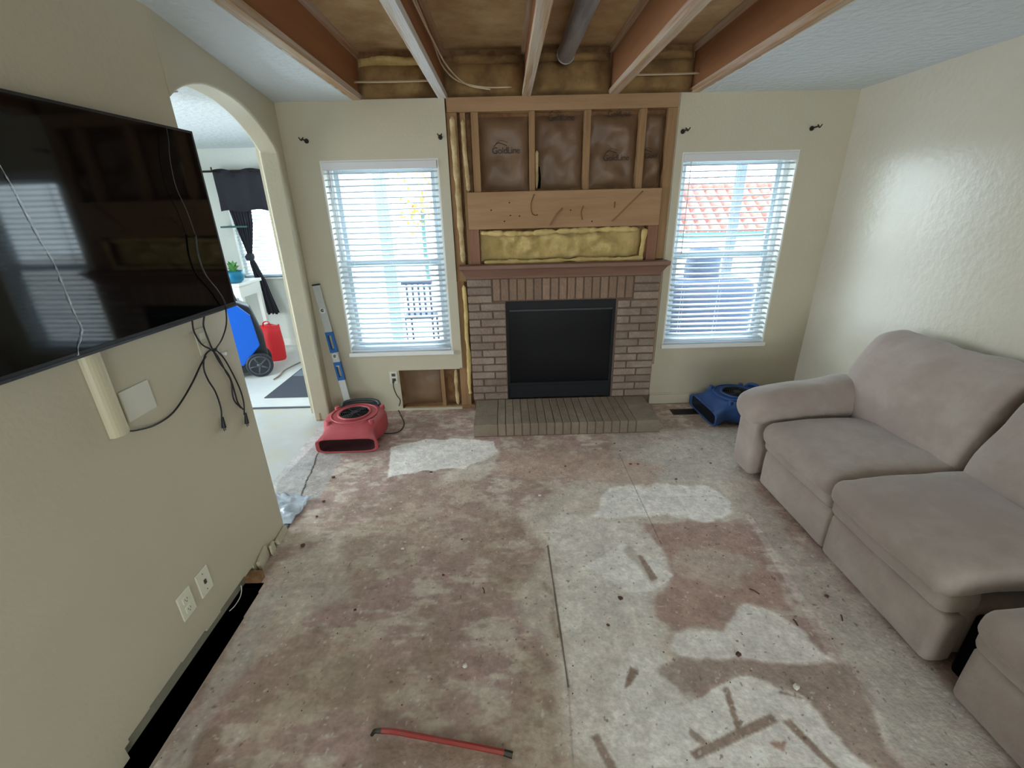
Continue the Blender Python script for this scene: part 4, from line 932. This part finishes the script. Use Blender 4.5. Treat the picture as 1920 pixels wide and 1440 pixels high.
for z0, z1 in ((.335, .50), (.585, .765)):
    bm = B(); panel(bm, (-.031, .031), (z0, z1), [(-.014, .014, z0+.03, z1-.03)], -.0135, .0135, lambda a, b, t: tuple(ML @ Vector((a, t, b)))); link('blue_grip', bm, M_lblue, r, bevel=.001)
for z in (.095, .555, .95):
    bm = B(); c = ML @ Vector((0, -.014, z)); torus(bm, c, ML.to_3x3() @ Vector((0, 1, 0)), .019, .005); v_ = link('vial_ring', bm, M_vial, r, smooth=True)
    bm = B(); tube(bm, [ML @ Vector((-.014, -.004, z)), ML @ Vector((.014, -.004, z))], .006, smooth=False); link('vial', bm, M_vialg, v_, smooth=True)
for z0, z1 in ((-.004, .004), (Lv-.012, Lv)): lbox('end_cap', M_handle, -.031, .031, -.013, .013, z0, z1)
# ------------------------------------------------------------------ sofa
def sofa(yA, yB, arm, name, label, xf=1.475, dz=0., nseat=2):
    r = thing(name, label, 'sofa', (1.95, (yA+yB)/2, 0))
    bm = B(); rbox(bm, (1.93, (yA+yB)/2, .17), (.80, (yA-yB)-.02, .26), .03, (10, 10, 6)); link('base', bm, M_sofa, r, smooth=True)
    yA_s = yA
    if arm:
        ya = yA-.13; bm = B()
        # upright arm panel with a fat roll on top
        def lean(p):
            t = (p.x)/.40; return Vector((p.x, p.y+.0*t, p.z))
        rbox(bm, (1.825, ya+.012, .25), (.81, .225, .46), .05, (14, 8, 10), wr=.004, fn=lean)
        def rollf(p):
            t = (p.x+.4)/.8; return Vector((p.x, p.y*(1+.10*t)+.05*t, p.z*(1+.18*t)+.04*t))
        rbox(bm, (1.80, ya-.0, .475), (.84, .275, .225), .11, (22, 16, 14), puff=(.02, .012, .02), wr=.012, wsc=6, fn=rollf, seed=3)
        link('arm', bm, M_sofa, r, smooth=True)
        yA_s = yA-.27
    step = (yA_s-yB)/nseat
    for k in range(nseat):
        y1 = yA_s-k*step; y0 = y1-step; ym = (y0+y1)/2; d = .0+.012*k
        bm = B(); rbox(bm, (xf+.058-d, ym, .135), (.11, step-.008, .25), .03, (8, 20, 10), puff=(.012, 0, 0), wr=.003); link('footrest_panel', bm, M_sofa, r, smooth=True)
        bm = B(); rbox(bm, (xf+.062-d, ym, .312), (.16, step-.01, .112), .045, (10, 20, 8), puff=(.014, 0, .0), wr=.004); link('footrest_pad', bm, M_sofa, r, smooth=True)
        def seatf(p): 
            t = (p.x+.33)/.66; return Vector((p.x, p.y, p.z*(1-.0*t)+.012*t-.02*(1-t)**3))
        bm = B(); rbox(bm, (xf+.305-d, ym, .405+.012*k), (.70, step+.004, .13), .058, (24, 22, 8), puff=(.012, 0, .028), wr=.009, wsc=5, fn=seatf, seed=k*4.); link('seat_cushion', bm, M_sofa, r, smooth=True)
    # backs
    tot = yA-yB; nb = nseat; bs = (tot)/nb
    bounds = [yA+.02]+[yA_s-step*(k+1) for k in range(nb)]
    for k in range(nb):
        y1, y0 = bounds[k], bounds[k+1]; ym = (y0+y1)/2; w = y1-y0
        def backf(p, w=w):
            t = (p.z+.285)/.57; q = p.copy(); q.x = p.x+.20*t*t*.9-.04*(1-t)
            q.y = p.y*(1-.05*t*t); q.z = p.z+.035*abs(p.y/w*2)**4*t; return q
        bm = B(); rbox(bm, (2.145-.01*k, ym, .655), (.20, w-.006, .57), .085, (12, 26, 22), puff=(.045, .0, .01), wr=.017, wsc=4.2, fn=backf, seed=11+k*5.); link('back_cushion', bm, M_sofa, r, smooth=True)
    if not arm: sbox('gap_shade_box', M_black, 1.535, 2.3, yA-.02, yA+.08, .015, .31, r, bevel=.02)  # black box stands in for the shade in the gap beside the sofa
    bm = B(); rbox(bm, (2.35, (yA+yB)/2, .45), (.10, tot-.06, .75), .03, (6, 12, 10)); link('back_frame', bm, M_sofa, r, smooth=True)
    return r
sofa(-1.0, -2.515, True, 'sofa', 'taupe microfibre reclining sofa with a rolled arm, along the right wall')
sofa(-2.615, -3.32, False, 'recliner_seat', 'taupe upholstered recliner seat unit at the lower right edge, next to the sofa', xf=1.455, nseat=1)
# ------------------------------------------------------------------ things on the floor
r = thing('pry_bar', 'red pry bar with a hooked dark claw lying on the bare floor', 'pry bar', (-.4, -2.72, 0))
pts = [PZ(u, v, z) for u, v, z in ((715,1370,.022),(740,1372,.018),(800,1383,.012),(880,1398,.011),(945,1411,.010))]
bm = B(); tube(bm, pts, .0095, seg=6, flat=.75); link('shaft', bm, M_pry, r, smooth=False)
bm = B(); tube(bm, [pts[0], PZ(703, 1371, .022), PZ(697, 1378, .006)], [.009, .006], seg=6); link('claw', bm, M_pryd, r)
bm = B(); tube(bm, [pts[-1], PZ(961, 1416, .007)], [.010, .011], seg=6, smooth=False, flat=.5); link('chisel_tip', bm, M_pryd, r)
# plastic sheet in the doorway
bm = B(); PP = [PZ(u, v) for u, v in ((522,930),(560,928),(590,938),(575,965),(550,985),(538,975))]
nx = ny = 18; g = []; A1, A2, A3, A4 = Vector((-1.75, -1.25, 0)), Vector((-1.395, -1.30, 0)), Vector((-1.432, -1.565, 0)), Vector((-1.60, -1.60, 0))
for i in range(nx+1):
    row = []
    for k in range(ny+1):
        a = i/nx; b = k/ny; p = (A1*(1-a)+A2*a)*(1-b)+(A4*(1-a)+A3*a)*b
        n = mnoise.fractal(p*11, 1, 2, 4); p = p+Vector((mnoise.noise(p*9)*.02, mnoise.noise(p*9+Vector((5, 0, 0)))*.02, .008+.045*abs(n)))
        if p.y < TVY+.02 and p.x < TVX+.0: p.y = TVY+.02
        row.append(bm.verts.new(p))
    g.append(row)
for i in range(nx):
    for k in range(ny): bm.faces.new((g[i][k], g[i+1][k], g[i+1][k+1], g[i][k+1]))
o = link('plastic_sheet', bm, M_plastic, smooth=True); md = o.modifiers.new('s', 'SOLIDIFY'); md.thickness = .0006
tag(o, 'crumpled clear plastic sheet on the floor at the corner of the doorway', 'plastic sheet')
# door jamb remnant
tag(sbox('jamb_block', M_stud, -1.805, -1.785, -.165, -.13, 0, .075, bevel=.002), 'small brown wood block at the foot of the arch pillar', 'wood block')
# crumbs: a few countable ones and fine grit
chips = [(625,896,.013,0,'dark brown crumb in front of the red air mover, near the doorway seam'),(607,941,.013,0,'dark brown crumb right of the plastic sheet tip'),(594,969,.009,0,'small dark crumb a step below the plastic sheet tip'),(568,1024,.015,0,'large brown crumb beside the left wall base scraps'),
 (808,886,.011,0,'dark crumb at the lower edge of the white patch left of the hearth'),(866,1012,.008,0,'tiny dark crumb in the middle of the pink-brown floor left of the seam'),(1060,875,.010,2,'rust-red crumb in front of the hearth, its right half'),(1118,832,.007,0,'tiny dark crumb directly in front of the hearth edge'),
 (1152,832,.009,0,'dark crumb by the hearth edge near its right end'),(1163,846,.007,0,'small dark crumb just above the rust-red pair'),(1182,871,.013,2,'larger of the two rust-red crumbs right of the hearth front'),(1196,871,.011,2,'smaller of the two rust-red crumbs right of the hearth front'),
 (1332,869,.009,0,'dark crumb on the grey floor between hearth and sofa arm'),(1268,899,.010,0,'dark crumb above the long white patch on the right'),(1012,930,.012,1,'whitish crumb on bare floor in front of the hearth middle'),(831,1079,.009,0,'dark crumb left of the short splinter, on brown floor'),
 (666,1144,.009,0,'dark crumb on brown floor well left of the seam'),(1384,1228,.014,0,'oval dark crumb on the white band nearest the sofa'),(1163,1123,.014,0,'grey-brown crumb on the pale floor right of the seam top'),(1140,1173,.010,0,'small crumb beside the lower part of the seam'),
 (1550,1119,.012,0,'dark crumb on the pale strip along the sofa'),(872,1250,.012,1,'whitish crumb nearest the pry bar'),(755,1030,.010,1,'whitish crumb on the pink-brown floor, leftmost of a pair'),(793,1027,.008,1,'whitish crumb on the pink-brown floor, right one of a pair'),(733,955,.010,1,'whitish crumb below the white patch left of the hearth'),(1492,1290,.016,1,'large whitish crumb by the white patch at the lower right')]
for (u, v, s, k, lab) in chips:
    p = PZ(u, v); bm = B(); bmesh.ops.create_icosphere(bm, subdivisions=1, radius=s)
    for q in bm.verts: q.co = Vector((q.co.x*random.uniform(.7, 1.2), q.co.y*random.uniform(.6, 1.1), (q.co.z*.45)*random.uniform(.7, 1.1)))+p+Vector((0, 0, s*.42))
    tag(link('debris_crumb', bm, [M_chip, M_chipw, M_chipr][k]), lab, 'debris', 'debris crumbs on the bare floor')
bm = B()
for i in range(420):
    x = random.uniform(-1.35, 1.4); y = random.uniform(-3.0, -.3)
    if x > 1.35 or (y > -.6 and x > -.5 and x < 1.1) or (y > -.8 and x < -1.05) or (y < -2.6 and -.75 < x < -.05): continue
    s = random.uniform(.0008, .0022); k = random.random(); box(bm, x-s, x+s*random.uniform(.5, 1.6), y-s, y+s, .0012, .0012+s, mi=0 if k < .6 else 1)
o = link('grit', bm, [M_chip, M_chipw]); tag(o, 'fine demolition grit scattered over the bare floor', 'debris', kind='stuff')
sl = [(940,1103,905,1098),(1395,1106,1425,1118),(1486,1160,1492,1172),(1576,1150,1580,1168)]
for i, (u0, v0, u1, v1) in enumerate([(905,1102,908,1112),(1405,1104,1424,1114),(1487,1161,1496,1173),(1577,1153,1580,1164)]):
    a = PZ(u0, v0, .003); b = PZ(u1, v1, .003)
    tag(tb('wood_splinter', M_chip, [a, (a+b)/2+Vector((.002, .003, .001)), b], .0028, seg=6), ['short dark splinter left of the long floor seam', 'bent dark splinter at the centre of the right reddish patch', 'dark splinter on the pale strip edge below the bent one', 'dark splinter nearest the sofa footrests'][i], 'splinter')
# ================================================================== DINING ROOM THINGS
r = thing('dehumidifier', 'blue and black wheeled dehumidifier standing in the dining room', 'dehumidifier', (-3.05, 1.1, .01))
bm = B(); MR = Matrix.Translation((-3.12, 1.06, 0)) @ Matrix.Rotation(math.radians(29), 4, 'Z')
def dpoly(n, m, pts, x0, x1, bevel=.02, parent=None):
    bm = B(); a = [bm.verts.new(MR @ Vector((x0, y, z))) for y, z in pts]; b = [bm.verts.new(MR @ Vector((x1, y, z))) for y, z in pts]
    bm.faces.new(a); bm.faces.new(b[::-1])
    for i in range(len(pts)): bm.faces.new((a[i], a[(i+1) % len(pts)], b[(i+1) % len(pts)], b[i]))
    return link(n, bm, m, parent or r, bevel=bevel)
def dpolyx(n, m, pts, y0, y1, bevel=.02, parent=None):
    bm = B(); a = [bm.verts.new(MR @ Vector((x, y0, z))) for x, z in pts]; b = [bm.verts.new(MR @ Vector((x, y1, z))) for x, z in pts]
    bm.faces.new(a); bm.faces.new(b[::-1])
    for i in range(len(pts)): bm.faces.new((a[i], a[(i+1) % len(pts)], b[(i+1) % len(pts)], b[i]))
    return link(n, bm, m, parent or r, bevel=bevel)
dpolyx('chassis', M_dark, [(-.22, .06), (.18, .05), (.27, .16), (.27, .45), (.20, .78), (.06, .86), (-.22, .86)], -.10, .14, .02)
dpolyx('shell', M_dblue, [(-.30, .16), (.02, .16), (.215, .36), (.19, .70), (.08, .83), (-.30, .84)], -.16, -.105, .012)
for yy, wd in ((-.185, .06), (.15, .06)):
    bm = B(); c = MR @ Vector((.17, yy, .145)); axv = MR.to_3x3() @ Vector((0, 1, 0)); cyl(bm, c, axv, .135, wd, 36); wl = link('wheel', bm, M_dark, r, bevel=.012)
    if yy < 0:
        bm = B(); torus(bm, c-axv*.002, axv, .10, .007, 36, 8); cyl(bm, c-axv*.006, axv, .03, .012, 20)
        for k in range(5):
            a = 2*math.pi*k/5; dv = axv.orthogonal().normalized(); dv.rotate(Matrix.Rotation(a, 3, axv)); tube(bm, [c-axv*.002+dv*.02, c-axv*.002+dv*.10], .010, seg=6, smooth=False, flat=.6)
        link('wheel_hub', bm, M_hub, wl, smooth=True)
bm = B(); tube(bm, [MR @ Vector(p) for p in ((.10, .02, .80), (.04, .02, 1.05), (-.02, .02, 1.12), (-.3, .02, 1.12))], .012); link('handle_bar', bm, M_dark, r, smooth=True)
r = thing('red_tote', 'bright red bag with a loop handle on the dining room floor by the far wall', 'bag', (-3.03, 1.62, .008))
bm = B(); rg = []
for z, w, d in ((.01, .11, .09), (.03, .12, .10), (.2, .125, .10), (.36, .12, .09), (.44, .115, .07)):
    rg.append([bm.verts.new((-3.03+math.cos(2*math.pi*k/20)*w*(1+.04*math.sin(5*k+z*20)), 1.62+math.sin(2*math.pi*k/20)*d, z+.012*math.sin(k*1.3)*(z > .4))) for k in range(20)])
for a, b in zip(rg[:-1], rg[1:]):
    for k in range(20): bm.faces.new((a[k], a[(k+1) % 20], b[(k+1) % 20], b[k]))
bm.faces.new(rg[0]); bm.faces.new(rg[-1]); link('bag_body', bm, M_bag, r, smooth=True)
tb('handle', M_bag, [(-3.08, 1.57, .42), (-3.06, 1.56, .49), (-3.0, 1.56, .50), (-2.98, 1.57, .43)], .010, r, flat=.5)
tag(tb('hose', mat('hose_brown', rgb(150, 130, 118), .6), [(-2.70, .86, .02), (-2.70, 1.0, .017), (-2.72, 1.2, .017), (-2.64, 1.5, .017), (-2.5, 1.75, .017), (-2.1, 1.95, .017)], .008), 'thin brown hose trailing over the dining room floor', 'hose')
r = thing('doormat', 'charcoal floor mat with a lighter grey centre in the dining room', 'mat', (-2.1, .7, .008))
bm = B(); x0, y0, x1, y1 = -2.555, .36, -1.875, 1.62
box(bm, x0, x1, y0, y1, .008, .016); link('mat_border', bm, M_rugd, r, bevel=.002)
bm = B(); box(bm, x0+.02, x1, y0+.60, y1-.05, .016, .019); link('mat_centre', bm, M_rugl, r)
tag(sbox('threshold_strip', M_hub, DX0, -1.88, .118, .142, .0, .012, bevel=.003), 'grey threshold strip between the underlay and the pale dining floor', 'threshold')
# table with potted plant
r = thing('side_table', 'small white table under the dining room window', 'table', (-3.5, 1.75, .008))
bm = B(); box(bm, -3.95, -3.20, 1.5, 2.0, .93, .965); link('table_top', bm, M_white, r, bevel=.004)
bm = B(); box(bm, -3.92, -3.22, 1.52, 1.98, .80, .93); link('apron', bm, M_white, r)
for x in (-3.92, -3.26):
    for y in (1.53, 1.93): sbox('leg', M_white, x, x+.045, y, y+.045, .008, .80, r)
r = thing('potted_plant', 'green leafy plant in a blue pot on the white dining room table', 'plant', (-3.27, 1.62, .966))
bm = B(); pr = [(.0, .06), (.02, .085), (.07, .105), (.12, .11), (.13, .10), (.11, .085)]; rg = []
for z, rr in pr: rg.append([bm.verts.new((-3.30+math.cos(2*math.pi*k/24)*rr, 1.62+math.sin(2*math.pi*k/24)*rr, .966+z)) for k in range(24)])
for a, b in zip(rg[:-1], rg[1:]):
    for k in range(24): bm.faces.new((a[k], a[(k+1) % 24], b[(k+1) % 24], b[k]))
bm.faces.new(rg[0]); bm.faces.new(rg[-1]); link('pot', bm, M_pot, r, smooth=True)
bm = B()
for i in range(26):
    a = random.uniform(0, 6.28); h = random.uniform(.06, .17); o_ = Vector((-3.30, 1.62, 1.05)); d = Vector((math.cos(a)*random.uniform(.3, 1), math.sin(a), 0))*.09; side = d.cross(Vector((0, 0, 1))).normalized()*.018
    q = [o_, o_+d*.5+Vector((0, 0, h*.8))+side, o_+d+Vector((0, 0, h)), o_+d*.5+Vector((0, 0, h*.8))-side]; bm.faces.new([bm.verts.new(p) for p in q])
link('leaves', bm, M_leaf, r)
bm = B(); rbox(bm, (-3.22, 1.60, .72), (.16, .14, .10), .03, (6, 6, 6)); 
bm.free()
tag(sbox('wall_shelf', M_fascia, -3.62, -3.30, 2.12, DY1, 1.555, 1.575, bevel=.002), 'small dark green corner shelf on the dining room far wall', 'shelf')
# curtain
r = thing('curtain', 'black curtain on the far dining room window, tied in a knot low down', 'curtain', (-3.2, 2.15, 2.1))
tb('curtain_rod', M_iron, [(-3.74, 2.14, 2.185), (-1.95, 2.14, 2.185)], .012, r, smooth=False)
bm = B(); cyl(bm, (-3.79, 2.14, 2.185), (1, 0, 0), .022, .06, 12, r2=.012); link('finial', bm, M_iron, r)
tb('rod_bracket', M_iron, [(-3.56, DY1, 2.17), (-3.56, 2.14, 2.19), (-3.56, 2.13, 2.23)], .008, r)
def cloth(name, rows, parent):
    bm = B(); rg = []
    for z, xa, xb, y, amp in rows:
        n = 40; rg.append([bm.verts.new((xa+(xb-xa)*k/n, y+amp*math.sin(k*1.15)+amp*.4*math.sin(k*2.9+z), z+(.012*math.sin(k*.7)))) for k in range(n+1)])
    for a, b in zip(rg[:-1], rg[1:]):
        for k in range(40): bm.faces.new((a[k], a[k+1], b[k+1], b[k]))
    o = link(name, bm, M_curt, parent, smooth=True); md = o.modifiers.new('s', 'SOLIDIFY'); md.thickness = .003
cloth('valance', [(2.20, -3.56, -1.96, 2.135, .010), (2.1, -3.56, -1.96, 2.13, .014), (1.9, -3.56, -1.96, 2.13, .018), (1.745, -3.57, -1.96, 2.13, .022)], r)
cloth('curtain_panel', [(2.18, -3.50, -3.22, 2.17, .01), (1.8, -3.50, -3.22, 2.17, .012), (1.6, -3.47, -3.24, 2.17, .012), (1.4, -3.43, -3.29, 2.17, .012), (1.25, -3.40, -3.33, 2.17, .012), (1.18, -3.385, -3.34, 2.17, .012), (1.1, -3.39, -3.31, 2.17, .012), (.9, -3.37, -3.24, 2.165, .012), (.7, -3.37, -3.20, 2.16, .012), (.47, -3.38, -3.15, 2.16, .014)], r)
bm = B(); rbox(bm, (-3.365, 2.16, 1.20), (.11, .09, .10), .04, (8, 8, 8), wr=.012, wsc=14); link('knot', bm, M_curt, r, smooth=True)
# ceiling fan in dining room
r = thing('ceiling_fan', 'white ceiling fan in the dining room seen through the arch', 'ceiling fan', (-2.42, -.95, 2.2))
hc = Vector((-2.36, -.85, 2.22)); bm = B(); cyl(bm, hc, (0, 0, 1), .10, .10, 28); cyl(bm, hc+Vector((0, 0, .1)), (0, 0, 1), .02, .12, 12); link('motor', bm, M_white, r)
bm = B(); cyl(bm, hc-Vector((0, 0, .07)), (0, 0, 1), .06, .07, 24, r2=.10); link('light_bowl', bm, M_white, r, smooth=True)
for k in range(3):
    a = math.radians(-28+120*k); d = Vector((math.cos(a), math.sin(a), 0)); s = Vector((-math.sin(a), math.cos(a), .28)); bm = B(); 
    lo = [hc+d*.12+s*.045, hc+d*.12-s*.045, hc+d*.70-s*.07, hc+d*.73, hc+d*.70+s*.07]
    A_ = [bm.verts.new(p+Vector((0, 0, .03))) for p in lo]; B_ = [bm.verts.new(p+Vector((0, 0, .036))) for p in lo]
    bm.faces.new(A_); bm.faces.new(B_[::-1])
    for i in range(5): bm.faces.new((A_[i], A_[(i+1) % 5], B_[(i+1) % 5], B_[i]))
    link('blade', bm, M_blade, r)
